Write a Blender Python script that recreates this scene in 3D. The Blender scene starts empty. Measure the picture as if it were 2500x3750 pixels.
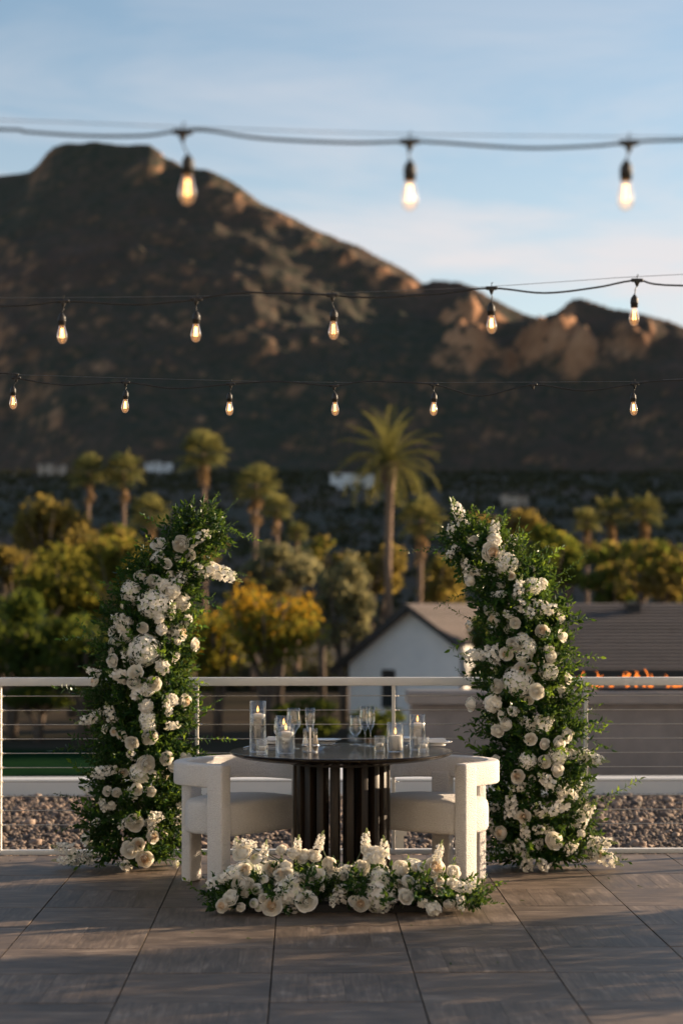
import bpy, bmesh, math, random
import numpy as np
from mathutils import Vector, Matrix, Quaternion, Euler

R = math.radians
random.seed(7)
rng = np.random.default_rng(7)
sc = bpy.context.scene

# ------------------------------------------------------------------ camera, sky, sun, exposure
CAM_H, FPX, YAW = 1.55, 7064.0, R(1.19)
cam_data = bpy.data.cameras.new('camera')
cam = bpy.data.objects.new('camera', cam_data)
sc.collection.objects.link(cam)
cam.location = (0, 0, CAM_H)
cam.rotation_euler = (R(90), 0, -YAW)
cam_data.sensor_fit = 'VERTICAL'
cam_data.sensor_height = 36.0
cam_data.lens = 36.0 * FPX / 3750.0
cam_data.shift_y = 345.0 / 3750.0
cam_data.clip_start, cam_data.clip_end = 0.1, 12000
cam_data.dof.use_dof = True
cam_data.dof.focus_distance = 10.5
cam_data.dof.aperture_fstop = 1.8
sc.camera = cam

SUN_EL, SUN_AZ = R(12.5), R(68)          # azimuth clockwise from +Y (straight away from the camera)
S = Vector((math.sin(SUN_AZ) * math.cos(SUN_EL), math.cos(SUN_AZ) * math.cos(SUN_EL), math.sin(SUN_EL)))
world = bpy.data.worlds.new('World'); sc.world = world
world.use_nodes = True
wn, wl = world.node_tree.nodes, world.node_tree.links
wn.clear()
w_out = wn.new('ShaderNodeOutputWorld'); w_bg = wn.new('ShaderNodeBackground')
w_sky = wn.new('ShaderNodeTexSky'); w_sky.sky_type = 'NISHITA'
w_sky.sun_disc = False; w_sky.sun_elevation = SUN_EL; w_sky.sun_rotation = SUN_AZ
w_sky.altitude = 400; w_sky.air_density = 1.0; w_sky.dust_density = 0.5; w_sky.ozone_density = 0.8
w_bg.inputs['Strength'].default_value = 0.061
w_tc = wn.new('ShaderNodeTexCoord'); w_sep = wn.new('ShaderNodeSeparateXYZ')
w_map = wn.new('ShaderNodeMapping'); w_map.inputs['Scale'].default_value = (1.0, 1.0, 5.0)
w_map.inputs['Location'].default_value = (1.35, 0.4, 0.32)
w_no = wn.new('ShaderNodeTexNoise'); w_no.inputs['Scale'].default_value = 3.2; w_no.inputs['Detail'].default_value = 7
w_no.inputs['Roughness'].default_value = 0.58; w_no.inputs['Distortion'].default_value = 0.5
w_rmp = wn.new('ShaderNodeMapRange'); w_rmp.inputs[1].default_value = 0.47; w_rmp.inputs[2].default_value = 0.66
w_rmp.inputs[3].default_value = 0.0; w_rmp.inputs[4].default_value = 1.0
w_hz = wn.new('ShaderNodeMapRange'); w_hz.inputs[1].default_value = 0.34; w_hz.inputs[2].default_value = 0.12
w_hz.inputs[3].default_value = 0.04; w_hz.inputs[4].default_value = 0.85
w_mul = wn.new('ShaderNodeMath'); w_mul.operation = 'MULTIPLY'
w_veil = wn.new('ShaderNodeMapRange'); w_veil.inputs[1].default_value = 0.30; w_veil.inputs[2].default_value = 0.10
w_veil.inputs[3].default_value = 0.0; w_veil.inputs[4].default_value = 0.32; w_veil.interpolation_type = 'SMOOTHSTEP'
w_add = wn.new('ShaderNodeMath'); w_add.operation = 'ADD'; w_add.use_clamp = True
w_mix = wn.new('ShaderNodeMixRGB'); w_mix.inputs[2].default_value = (4.6, 4.3, 4.3, 1)
wl.new(w_tc.outputs['Generated'], w_map.inputs[0]); wl.new(w_map.outputs[0], w_no.inputs['Vector'])
wl.new(w_tc.outputs['Generated'], w_sep.inputs[0]); wl.new(w_sep.outputs['Z'], w_hz.inputs[0])
wl.new(w_no.outputs['Fac'], w_rmp.inputs[0]); wl.new(w_rmp.outputs[0], w_mul.inputs[0]); wl.new(w_hz.outputs[0], w_mul.inputs[1])
wl.new(w_sep.outputs['Z'], w_veil.inputs[0]); wl.new(w_veil.outputs[0], w_add.inputs[0]); wl.new(w_mul.outputs[0], w_add.inputs[1]); wl.new(w_add.outputs[0], w_mix.inputs[0]); wl.new(w_sky.outputs[0], w_mix.inputs[1])
wl.new(w_mix.outputs[0], w_bg.inputs['Color']); wl.new(w_bg.outputs[0], w_out.inputs['Surface'])

sun_data = bpy.data.lights.new('sun', 'SUN')
sun_data.energy = 4.4; sun_data.angle = R(0.6); sun_data.color = (1.0, 0.75, 0.50)
sun = bpy.data.objects.new('sun', sun_data); sc.collection.objects.link(sun)
sun.rotation_euler = S.to_track_quat('Z', 'Y').to_euler()
sun.location = (20, 10, 12)

sc.view_settings.view_transform = 'Standard'; sc.view_settings.look = 'None'
sc.view_settings.gamma = 1.0; sc.view_settings.use_curve_mapping = False
sc.view_settings.exposure = 1.6
sc.cycles.use_denoising = True
sc.cycles.max_bounces = 12; sc.cycles.diffuse_bounces = 6; sc.cycles.glossy_bounces = 8
sc.cycles.transmission_bounces = 6; sc.cycles.transparent_max_bounces = 24
sc.cycles.caustics_reflective = False; sc.cycles.caustics_refractive = False
sc.cycles.sample_clamp_indirect = 3.0
sc.cycles.use_light_tree = False

# ------------------------------------------------------------------ helpers
CY, SY = math.cos(YAW), math.sin(YAW)
def P(X, d, z):
    """point X metres right of and d metres ahead of where the photographer stands, z metres above the deck"""
    return Vector((X * CY + d * SY, -X * SY + d * CY, z))
def at(px, py, d):                # photograph pixel (2500 x 3750) -> world point at depth d
    return P((px - 1250) * d / FPX, d, CAM_H - (py - 2220) * d / FPX)
DK = 2500 / 1568.0
def ad(px, py, d): return at(px * DK, py * DK, d)
def Pn(X, d, z): return np.stack([X * CY + d * SY, -X * SY + d * CY, z], -1)

def link(o): sc.collection.objects.link(o); return o
def tag(o, label=None, cat=None, group=None, kind=None):
    if label: o['label'] = label
    if cat: o['category'] = cat
    if group: o['group'] = group
    if kind: o['kind'] = kind
    return o
def thing(name, loc, label, cat, group=None, rz=0):
    o = link(bpy.data.objects.new(name, None)); o.location = loc; o.rotation_euler = (0, 0, rz)
    o.empty_display_size = 0.1
    return tag(o, label, cat, group)
def obj(name, me, parent=None, loc=(0, 0, 0), rot=None, scale=None):
    o = link(bpy.data.objects.new(name, me)); o.location = loc
    if rot is not None:
        if isinstance(rot, Quaternion): o.rotation_mode = 'QUATERNION'; o.rotation_quaternion = rot
        else: o.rotation_euler = rot
    if scale is not None: o.scale = (scale,) * 3 if isinstance(scale, (int, float)) else scale
    if parent: o.parent = parent
    return o
def copy_tree(o, parent=None):
    c = o.copy(); link(c); c.parent = parent
    for ch in list(o.children): copy_tree(ch, c)
    return c

class MB:
    def __init__(self): self.v, self.f, self.m = [], [], []
    def add(self, vs, fs, mi=0):
        b = len(self.v); self.v += [tuple(p) for p in vs]
        self.f += [tuple(b + i for i in f) for f in fs]; self.m += [mi] * len(fs)
    def box(self, c, s, rz=0, mi=0):
        cx, cy, cz = c; hx, hy, hz = s[0] / 2, s[1] / 2, s[2] / 2
        ca, sa = math.cos(rz), math.sin(rz)
        vs = []
        for z in (-hz, hz):
            for x, y in ((-hx, -hy), (hx, -hy), (hx, hy), (-hx, hy)):
                vs.append((cx + x * ca - y * sa, cy + x * sa + y * ca, cz + z))
        self.add(vs, [(3, 2, 1, 0), (4, 5, 6, 7), (0, 1, 5, 4), (1, 2, 6, 5), (2, 3, 7, 6), (3, 0, 4, 7)], mi)
    def tube(self, pts, rad, n=6, mi=0, cap=True):
        pts = [Vector(p) for p in pts]
        if not hasattr(rad, '__len__'): rad = [rad] * len(pts)
        rings = []; up = None
        for i, p in enumerate(pts):
            t = (pts[min(i + 1, len(pts) - 1)] - pts[max(i - 1, 0)])
            if t.length < 1e-9: t = Vector((0, 0, 1))
            t.normalize()
            if up is None: up = Vector((0, 0, 1)) if abs(t.z) < 0.9 else Vector((1, 0, 0))
            a = t.cross(up)
            if a.length < 1e-6: a = t.cross(Vector((0, 1, 0)))
            a.normalize(); b = a.cross(t).normalized(); up = b
            rings.append([p + (a * math.cos(k * 2 * math.pi / n) + b * math.sin(k * 2 * math.pi / n)) * rad[i] for k in range(n)])
        vs = [q for r in rings for q in r]; fs = []
        for i in range(len(pts) - 1):
            for k in range(n):
                fs.append((i * n + k, (i + 1) * n + k, (i + 1) * n + (k + 1) % n, i * n + (k + 1) % n))
        if cap: fs.append(tuple(range(n))); fs.append(tuple((len(pts) - 1) * n + k for k in reversed(range(n))))
        self.add(vs, fs, mi)
    def lathe(self, prof, n=24, c=(0, 0, 0), mi=0, rib=0, amp=0, close=False):
        vs, fs = [], []
        for r, z in prof:
            for k in range(n):
                a = k * 2 * math.pi / n; rr = r * (1 + amp * math.cos(rib * a)) if rib else r
                vs.append((c[0] + rr * math.cos(a), c[1] + rr * math.sin(a), c[2] + z))
        m = len(prof)
        for i in range(m if close else m - 1):
            j = (i + 1) % m
            for k in range(n):
                fs.append((i * n + k, i * n + (k + 1) % n, j * n + (k + 1) % n, j * n + k))
        if not close:
            if prof[0][0] > 1e-5: fs.append(tuple(reversed(range(n))))
            if prof[-1][0] > 1e-5: fs.append(tuple((m - 1) * n + k for k in range(n)))
        self.add(vs, fs, mi)
    def mesh(self, name, mats, smooth=True):
        me = bpy.data.meshes.new(name); me.from_pydata(self.v, [], self.f)
        for m in (mats if isinstance(mats, (list, tuple)) else [mats]): me.materials.append(m)
        me.polygons.foreach_set('material_index', self.m)
        if smooth: me.polygons.foreach_set('use_smooth', [True] * len(self.f))
        me.update(); return me
    def build(self, name, mats, parent=None, loc=(0, 0, 0), rot=None, smooth=True):
        return obj(name, self.mesh(name, mats, smooth), parent, loc, rot)

def np_mesh(name, V, F, mats, smooth=False, mi=None):
    """V (n,3), F (m,k) with constant k"""
    me = bpy.data.meshes.new(name); V = np.asarray(V, np.float32); F = np.asarray(F, np.int32); k = F.shape[1]
    me.vertices.add(len(V)); me.vertices.foreach_set('co', V.ravel())
    me.loops.add(F.size); me.loops.foreach_set('vertex_index', F.ravel())
    me.polygons.add(len(F)); me.polygons.foreach_set('loop_start', np.arange(0, F.size, k, dtype=np.int32))
    try: me.polygons.foreach_set('loop_total', np.full(len(F), k, np.int32))
    except Exception: pass
    for m in (mats if isinstance(mats, (list, tuple)) else [mats]): me.materials.append(m)
    if smooth: me.polygons.foreach_set('use_smooth', np.ones(len(F), bool))
    if mi is not None: me.polygons.foreach_set('material_index', np.asarray(mi, np.int32))
    me.update(calc_edges=True); me.validate(); return me

def bevel_box(size, bev, seg=3, mat=None, name='block', cutz=1):
    bm = bmesh.new(); bmesh.ops.create_cube(bm, size=1)
    bmesh.ops.scale(bm, vec=size, verts=bm.verts)
    bmesh.ops.bevel(bm, geom=list(bm.edges), offset=bev, segments=seg, profile=0.5, affect='EDGES')
    me = bpy.data.meshes.new(name); bm.to_mesh(me); bm.free()
    me.polygons.foreach_set('use_smooth', [True] * len(me.polygons))
    if mat: me.materials.append(mat)
    return me
def flat_sides(me, ang=40):
    try: me.set_sharp_from_angle(angle=R(ang))
    except Exception: pass

# value noise for terrain and lumps
def vnoise(x, y, seed=0):
    xi, yi = np.floor(x).astype(np.int64), np.floor(y).astype(np.int64); xf, yf = x - xi, y - yi
    def h(a, b):
        n = (a * 374761393 + b * 668265263 + seed * 1442695041) & 0x7fffffff
        n = ((n ^ (n >> 13)) * 1274126177) & 0x7fffffff
        return ((n ^ (n >> 16)) & 0xffff) / 65535.0
    u, v = xf * xf * (3 - 2 * xf), yf * yf * (3 - 2 * yf)
    return (h(xi, yi) * (1 - u) + h(xi + 1, yi) * u) * (1 - v) + (h(xi, yi + 1) * (1 - u) + h(xi + 1, yi + 1) * u) * v
def fbm(x, y, o=4, seed=0, g=0.5):
    a, s, t = 1.0, 0.0, 0.0
    for i in range(o):
        s = s + a * vnoise(x, y, seed + i * 17); t += a; a *= g; x = x * 2.03 + 5.1; y = y * 2.03 + 1.7
    return s / t

# ------------------------------------------------------------------ materials
def mat_new(name):
    m = bpy.data.materials.new(name); m.use_nodes = True
    nt = m.node_tree; nt.nodes.clear()
    out = nt.nodes.new('ShaderNodeOutputMaterial'); return m, nt, out
def nd(nt, t, **kw):
    n = nt.nodes.new(t)
    for k, v in kw.items():
        if k.startswith('_'): setattr(n, k[1:], v)
        else: n.inputs[k.replace('__', ' ')].default_value = v
    return n
def c4(c): return (c[0], c[1], c[2], 1)
def noise_color(nt, cols, scale, detail=5, rough=0.6, coord='Object', stretch=None, lo=0.3, hi=0.7, dist=0.0):
    tc = nd(nt, 'ShaderNodeTexCoord'); src = tc.outputs[coord]
    if stretch:
        mp = nd(nt, 'ShaderNodeMapping'); mp.inputs['Scale'].default_value = stretch
        nt.links.new(src, mp.inputs[0]); src = mp.outputs[0]
    no = nd(nt, 'ShaderNodeTexNoise', Scale=scale, Detail=detail, Roughness=rough, Distortion=dist)
    nt.links.new(src, no.inputs['Vector'])
    rp = nd(nt, 'ShaderNodeValToRGB'); el = rp.color_ramp.elements
    while len(el) < len(cols): el.new(0.5)
    for i, c in enumerate(cols):
        el[i].position = lo + (hi - lo) * i / max(1, len(cols) - 1); el[i].color = c4(c)
    nt.links.new(no.outputs['Fac'], rp.inputs[0])
    return rp.outputs[0], no.outputs['Fac'], src
def mat_noise(name, cols, scale=5, rough=0.6, bump=0.0, bscale=None, bdist=0.01, metal=0.0, stretch=None, lo=0.3, hi=0.7, vary=0.0, detail=5, spec=0.5, sheen=0.0):
    m, nt, out = mat_new(name)
    col, fac, src = noise_color(nt, cols, scale, detail, stretch=stretch, lo=lo, hi=hi)
    b = nd(nt, 'ShaderNodeBsdfPrincipled', Roughness=rough, Metallic=metal)
    b.inputs['Specular IOR Level'].default_value = spec
    if sheen: b.inputs['Sheen Weight'].default_value = sheen
    if vary:
        oi = nd(nt, 'ShaderNodeObjectInfo'); mr = nd(nt, 'ShaderNodeMapRange')
        mr.inputs[3].default_value = 1 - vary; mr.inputs[4].default_value = 1 + vary
        nt.links.new(oi.outputs['Random'], mr.inputs[0])
        hs = nd(nt, 'ShaderNodeHueSaturation'); nt.links.new(mr.outputs[0], hs.inputs['Value'])
        nt.links.new(col, hs.inputs['Color']); col = hs.outputs[0]
    nt.links.new(col, b.inputs['Base Color'])
    if bump:
        n2 = nd(nt, 'ShaderNodeTexNoise', Scale=bscale or scale * 4, Detail=4.0); nt.links.new(src, n2.inputs['Vector'])
        bp = nd(nt, 'ShaderNodeBump', Strength=bump, Distance=bdist)
        nt.links.new(n2.outputs['Fac'], bp.inputs['Height']); nt.links.new(bp.outputs[0], b.inputs['Normal'])
    nt.links.new(b.outputs[0], out.inputs[0]); return m
def mat_leaf(name, cols, trans, tf=0.35, gloss=0.12, scale=3, hue=0.02, val=0.3, grough=0.35):
    m, nt, out = mat_new(name)
    col, fac, src = noise_color(nt, cols, scale, 3)
    oi = nd(nt, 'ShaderNodeObjectInfo'); mr = nd(nt, 'ShaderNodeMapRange')
    mr.inputs[3].default_value = 1 - val; mr.inputs[4].default_value = 1 + val
    nt.links.new(oi.outputs['Random'], mr.inputs[0])
    hs = nd(nt, 'ShaderNodeHueSaturation'); nt.links.new(mr.outputs[0], hs.inputs['Value']); nt.links.new(col, hs.inputs['Color'])
    df = nd(nt, 'ShaderNodeBsdfDiffuse'); nt.links.new(hs.outputs[0], df.inputs[0])
    tr = nd(nt, 'ShaderNodeBsdfTranslucent'); tr.inputs[0].default_value = c4(trans)
    mx = nd(nt, 'ShaderNodeMixShader', Fac=tf); nt.links.new(df.outputs[0], mx.inputs[1]); nt.links.new(tr.outputs[0], mx.inputs[2])
    gl = nd(nt, 'ShaderNodeBsdfGlossy', Roughness=grough); gl.inputs[0].default_value = (0.9, 0.95, 0.9, 1)
    lw = nd(nt, 'ShaderNodeLayerWeight', Blend=0.3); ml = nd(nt, 'ShaderNodeMath', _operation='MULTIPLY'); ml.inputs[1].default_value = gloss * 2
    nt.links.new(lw.outputs['Fresnel'], ml.inputs[0])
    m2 = nd(nt, 'ShaderNodeMixShader'); nt.links.new(ml.outputs[0], m2.inputs[0]); nt.links.new(mx.outputs[0], m2.inputs[1]); nt.links.new(gl.outputs[0], m2.inputs[2])
    nt.links.new(m2.outputs[0], out.inputs[0]); return m
def mat_glass(name, tint=(0.98, 0.98, 0.975), blend=0.24, base=0.05):
    m, nt, out = mat_new(name)
    t = nd(nt, 'ShaderNodeBsdfTransparent'); t.inputs[0].default_value = c4(tint)
    g = nd(nt, 'ShaderNodeBsdfGlossy', Roughness=0.03); g.inputs[0].default_value = (1, 1, 1, 1)
    lw = nd(nt, 'ShaderNodeLayerWeight', Blend=blend); ad_ = nd(nt, 'ShaderNodeMath', _operation='ADD'); ad_.inputs[1].default_value = base
    nt.links.new(lw.outputs['Fresnel'], ad_.inputs[0])
    mn_ = nd(nt, 'ShaderNodeMath', _operation='MINIMUM'); mn_.inputs[1].default_value = 0.55; nt.links.new(ad_.outputs[0], mn_.inputs[0]); ad_ = mn_
    mx = nd(nt, 'ShaderNodeMixShader'); nt.links.new(ad_.outputs[0], mx.inputs[0]); nt.links.new(t.outputs[0], mx.inputs[1]); nt.links.new(g.outputs[0], mx.inputs[2])
    nt.links.new(mx.outputs[0], out.inputs[0]); return m
def mat_emit(name, col, strength):
    m, nt, out = mat_new(name)
    e = nd(nt, 'ShaderNodeEmission', Strength=strength); e.inputs[0].default_value = c4(col)
    nt.links.new(e.outputs[0], out.inputs[0]); m.cycles.emission_sampling = 'NONE'; return m

M = {}
M['boucle'] = mat_noise('boucle', [(0.68, 0.64, 0.60), (0.85, 0.815, 0.775)], 170, 0.95, 1.0, 160, 0.012, spec=0.15, sheen=0.15)
M['dark_wood'] = mat_noise('dark_wood', [(0.008, 0.006, 0.005), (0.020, 0.014, 0.010)], 14, 0.16, 0.04, 60, 0.001, stretch=(1, 12, 1), spec=0.4)
M['slat_wood'] = mat_noise('slat_wood', [(0.008, 0.006, 0.005), (0.026, 0.017, 0.011)], 40, 0.42, 0.3, 60, 0.002, stretch=(1, 1, 0.06), spec=0.25)
M['glass'] = mat_glass('clear_glass')
M['bulb_glass'] = mat_glass('bulb_glass', (1.0, 0.95, 0.88), 0.15, 0.04)
m = M['bulb_glass']; nt = m.node_tree; out = [n for n in nt.nodes if n.type == 'OUTPUT_MATERIAL'][0]
e_ = nd(nt, 'ShaderNodeEmission', Strength=0.06); e_.inputs[0].default_value = (1.0, 0.45, 0.16, 1); as_ = nd(nt, 'ShaderNodeAddShader')
nt.links.new(out.inputs[0].links[0].from_socket, as_.inputs[0]); nt.links.new(e_.outputs[0], as_.inputs[1]); nt.links.new(as_.outputs[0], out.inputs[0]); m.cycles.emission_sampling = 'NONE'
M['vase_water'] = mat_glass('vase_water', (0.985, 0.99, 0.985), 0.12, 0.02)
M['wax'] = mat_noise('wax', [(0.80, 0.77, 0.72), (0.85, 0.82, 0.78)], 20, 0.5)
M['porcelain'] = mat_noise('porcelain', [(0.76, 0.75, 0.73), (0.80, 0.79, 0.78)], 3, 0.15)
M['napkin'] = mat_noise('napkin', [(0.72, 0.70, 0.67), (0.78, 0.76, 0.74)], 60, 0.9, 0.3)
M['steel'] = mat_noise('steel', [(0.55, 0.54, 0.52), (0.62, 0.60, 0.58)], 20, 0.22, metal=1.0)
M['salt'] = mat_noise('salt', [(0.75, 0.74, 0.72), (0.8, 0.8, 0.78)], 200, 0.9)
M['pepper'] = mat_noise('pepper', [(0.20, 0.13, 0.07), (0.42, 0.30, 0.18)], 300, 0.9)
M['white_paint'] = mat_noise('white_paint', [(0.68, 0.68, 0.66), (0.74, 0.73, 0.71)], 2.2, 0.4, 0.1, 30, 0.002)
M['post_paint'] = mat_noise('post_paint', [(0.62, 0.59, 0.53), (0.70, 0.67, 0.61)], 6, 0.45, 0.1, 40, 0.002)
M['cable'] = mat_noise('cable', [(0.42, 0.40, 0.37), (0.52, 0.50, 0.46)], 40, 0.35, metal=0.8)
M['black_rubber'] = mat_noise('black_rubber', [(0.010, 0.010, 0.009), (0.020, 0.018, 0.016)], 30, 0.55, 0.2, 80, 0.002)
M['wire'] = mat_noise('wire', [(0.12, 0.12, 0.12), (0.2, 0.2, 0.2)], 30, 0.4, metal=0.7)
M['filament'] = mat_emit('filament', (1.0, 0.50, 0.16), 3.2)
M['flame'] = mat_emit('candle_flame', (1.0, 0.42, 0.10), 2.2)
M['fire'] = mat_emit('fire', (1.0, 0.23, 0.035), 0.6)
M['concrete'] = mat_noise('concrete', [(0.165, 0.14, 0.128), (0.225, 0.192, 0.175)], 5, 0.85, 0.5, 40, 0.01)
M['concrete_cap'] = mat_noise('concrete_cap', [(0.20, 0.172, 0.155), (0.26, 0.222, 0.20)], 3, 0.8, 0.3, 40, 0.01)
M['stucco'] = mat_noise('stucco', [(0.62, 0.62, 0.62), (0.72, 0.71, 0.70)], 1.3, 0.9, 0.4, 20, 0.02)
M['stucco_tan'] = mat_noise('stucco_tan', [(0.38, 0.30, 0.24), (0.46, 0.38, 0.31)], 1.3, 0.9, 0.4, 20, 0.02)
M['roof_tile'] = mat_noise('roof_tile', [(0.055, 0.042, 0.037), (0.098, 0.076, 0.067), (0.075, 0.060, 0.055)], 2.4, 0.85, 0.6, 8, 0.03, vary=0.2, stretch=(1, 3, 3))
M['eave'] = mat_noise('eave', [(0.02, 0.018, 0.016), (0.035, 0.03, 0.028)], 4, 0.7)
M['dark_glass'] = mat_noise('dark_glass', [(0.02, 0.025, 0.03), (0.03, 0.035, 0.04)], 2, 0.08)
M['bark'] = mat_noise('bark', [(0.07, 0.05, 0.035), (0.14, 0.10, 0.075)], 6, 0.9, 0.8, 14, 0.05, stretch=(1, 1, 0.3))
M['palm_bark'] = mat_noise('palm_bark', [(0.16, 0.095, 0.06), (0.26, 0.17, 0.11)], 5, 0.9, 0.8, 9, 0.05, stretch=(1, 1, 4))
m, nt, out = mat_new('gravel'); a_ = nd(nt, 'ShaderNodeAttribute'); a_.attribute_name = 'tone'
rp = nd(nt, 'ShaderNodeValToRGB'); el = rp.color_ramp.elements; el.new(.5); el.new(.6); el.new(.7)
for e, (p_, c_) in zip(el, [(0, (0.045, 0.037, 0.033)), (.35, (0.085, 0.063, 0.052)), (.6, (0.13, 0.098, 0.08)), (.85, (0.21, 0.145, 0.108)), (1, (0.32, 0.25, 0.20))]): e.position = p_; e.color = c4(c_)
b_ = nd(nt, 'ShaderNodeBsdfPrincipled', Roughness=.85); nt.links.new(a_.outputs['Fac'], rp.inputs[0]); nt.links.new(rp.outputs[0], b_.inputs['Base Color']); nt.links.new(b_.outputs[0], out.inputs[0]); M['gravel'] = m
M['roof_bed'] = mat_noise('roof_bed', [(0.06, 0.05, 0.045), (0.12, 0.10, 0.09)], 20, 0.9, 0.6, 50, 0.02)
M['tile_base'] = mat_noise('tile_base', [(0.015, 0.015, 0.015), (0.02, 0.02, 0.02)], 20, 0.9)
M['lawn'] = mat_noise('lawn', [(0.008, 0.026, 0.011), (0.013, 0.036, 0.014)], 0.8, 1.0, 0.8, 30, 0.05, spec=0.0)
M['ground'] = mat_noise('ground', [(0.045, 0.040, 0.028), (0.075, 0.060, 0.045), (0.03, 0.036, 0.02)], 0.05, 1.0, 0.5, 2, 0.1, detail=8, spec=0.0)
M['pool_water'] = mat_noise('pool_water', [(0.02, 0.05, 0.07), (0.03, 0.07, 0.09)], 2, 0.06, 0.15, 12, 0.01)

M['petal'] = mat_leaf('petal', [(0.87, 0.85, 0.79), (0.92, 0.91, 0.87)], (0.90, 0.83, 0.69), 0.32, 0.0, 14, val=0.06)
M['petal_cream'] = mat_leaf('petal_cream', [(0.84, 0.73, 0.57), (0.90, 0.81, 0.68)], (0.88, 0.68, 0.46), 0.32, 0.0, 14, val=0.06)
M['petal_green'] = mat_leaf('petal_green', [(0.70, 0.73, 0.52), (0.85, 0.84, 0.72)], (0.78, 0.78, 0.52), 0.32, 0.0, 20, val=0.06)
M['bud'] = mat_leaf('bud', [(0.28, 0.36, 0.12), (0.45, 0.50, 0.24)], (0.4, 0.5, 0.15), 0.25, 0.05, 20, val=0.15)
M['stem'] = mat_noise('stem', [(0.03, 0.05, 0.015), (0.06, 0.085, 0.03)], 8, 0.6)
M['leaf'] = mat_leaf('leaf', [(0.008, 0.030, 0.010), (0.020, 0.058, 0.016)], (0.14, 0.23, 0.03), 0.22, 0.05, 9, val=0.35, grough=0.45)
M['leaf_young'] = mat_leaf('leaf_young', [(0.025, 0.075, 0.014), (0.05, 0.11, 0.02)], (0.28, 0.40, 0.04), 0.33, 0.06, 9, val=0.3, grough=0.45)
M['palm_frond'] = mat_leaf('palm_frond', [(0.05, 0.065, 0.025), (0.11, 0.115, 0.045)], (0.34, 0.30, 0.09), 0.3, 0.0, 2, val=0.15)
M['date_frond'] = mat_leaf('date_frond', [(0.09, 0.10, 0.035), (0.15, 0.15, 0.055)], (0.34, 0.30, 0.08), 0.3, 0.0, 2, val=0.1)
M['dead_frond'] = mat_leaf('dead_frond', [(0.20, 0.12, 0.06), (0.32, 0.21, 0.11)], (0.35, 0.22, 0.10), 0.2, 0.0, 2, val=0.1)
TREE_COL = {
    'dark': ([(0.022, 0.040, 0.014), (0.05, 0.075, 0.024)], (0.16, 0.19, 0.03)),
    'yellowgreen': ([(0.07, 0.09, 0.016), (0.13, 0.14, 0.035)], (0.30, 0.26, 0.04)),
    'olive': ([(0.085, 0.08, 0.028), (0.16, 0.135, 0.05)], (0.36, 0.26, 0.06)),
    'greygreen': ([(0.11, 0.12, 0.07), (0.19, 0.19, 0.11)], (0.34, 0.30, 0.14)),
    'orange': ([(0.26, 0.17, 0.025), (0.44, 0.24, 0.025)], (0.62, 0.36, 0.03)),
    'green': ([(0.035, 0.06, 0.018), (0.07, 0.10, 0.028)], (0.18, 0.20, 0.03)),
}
for k, (cc, tt) in TREE_COL.items():
    M['tree_' + k] = mat_leaf('tree_' + k, cc, tt, 0.44, 0.0, 0.7, val=0.1)

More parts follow.
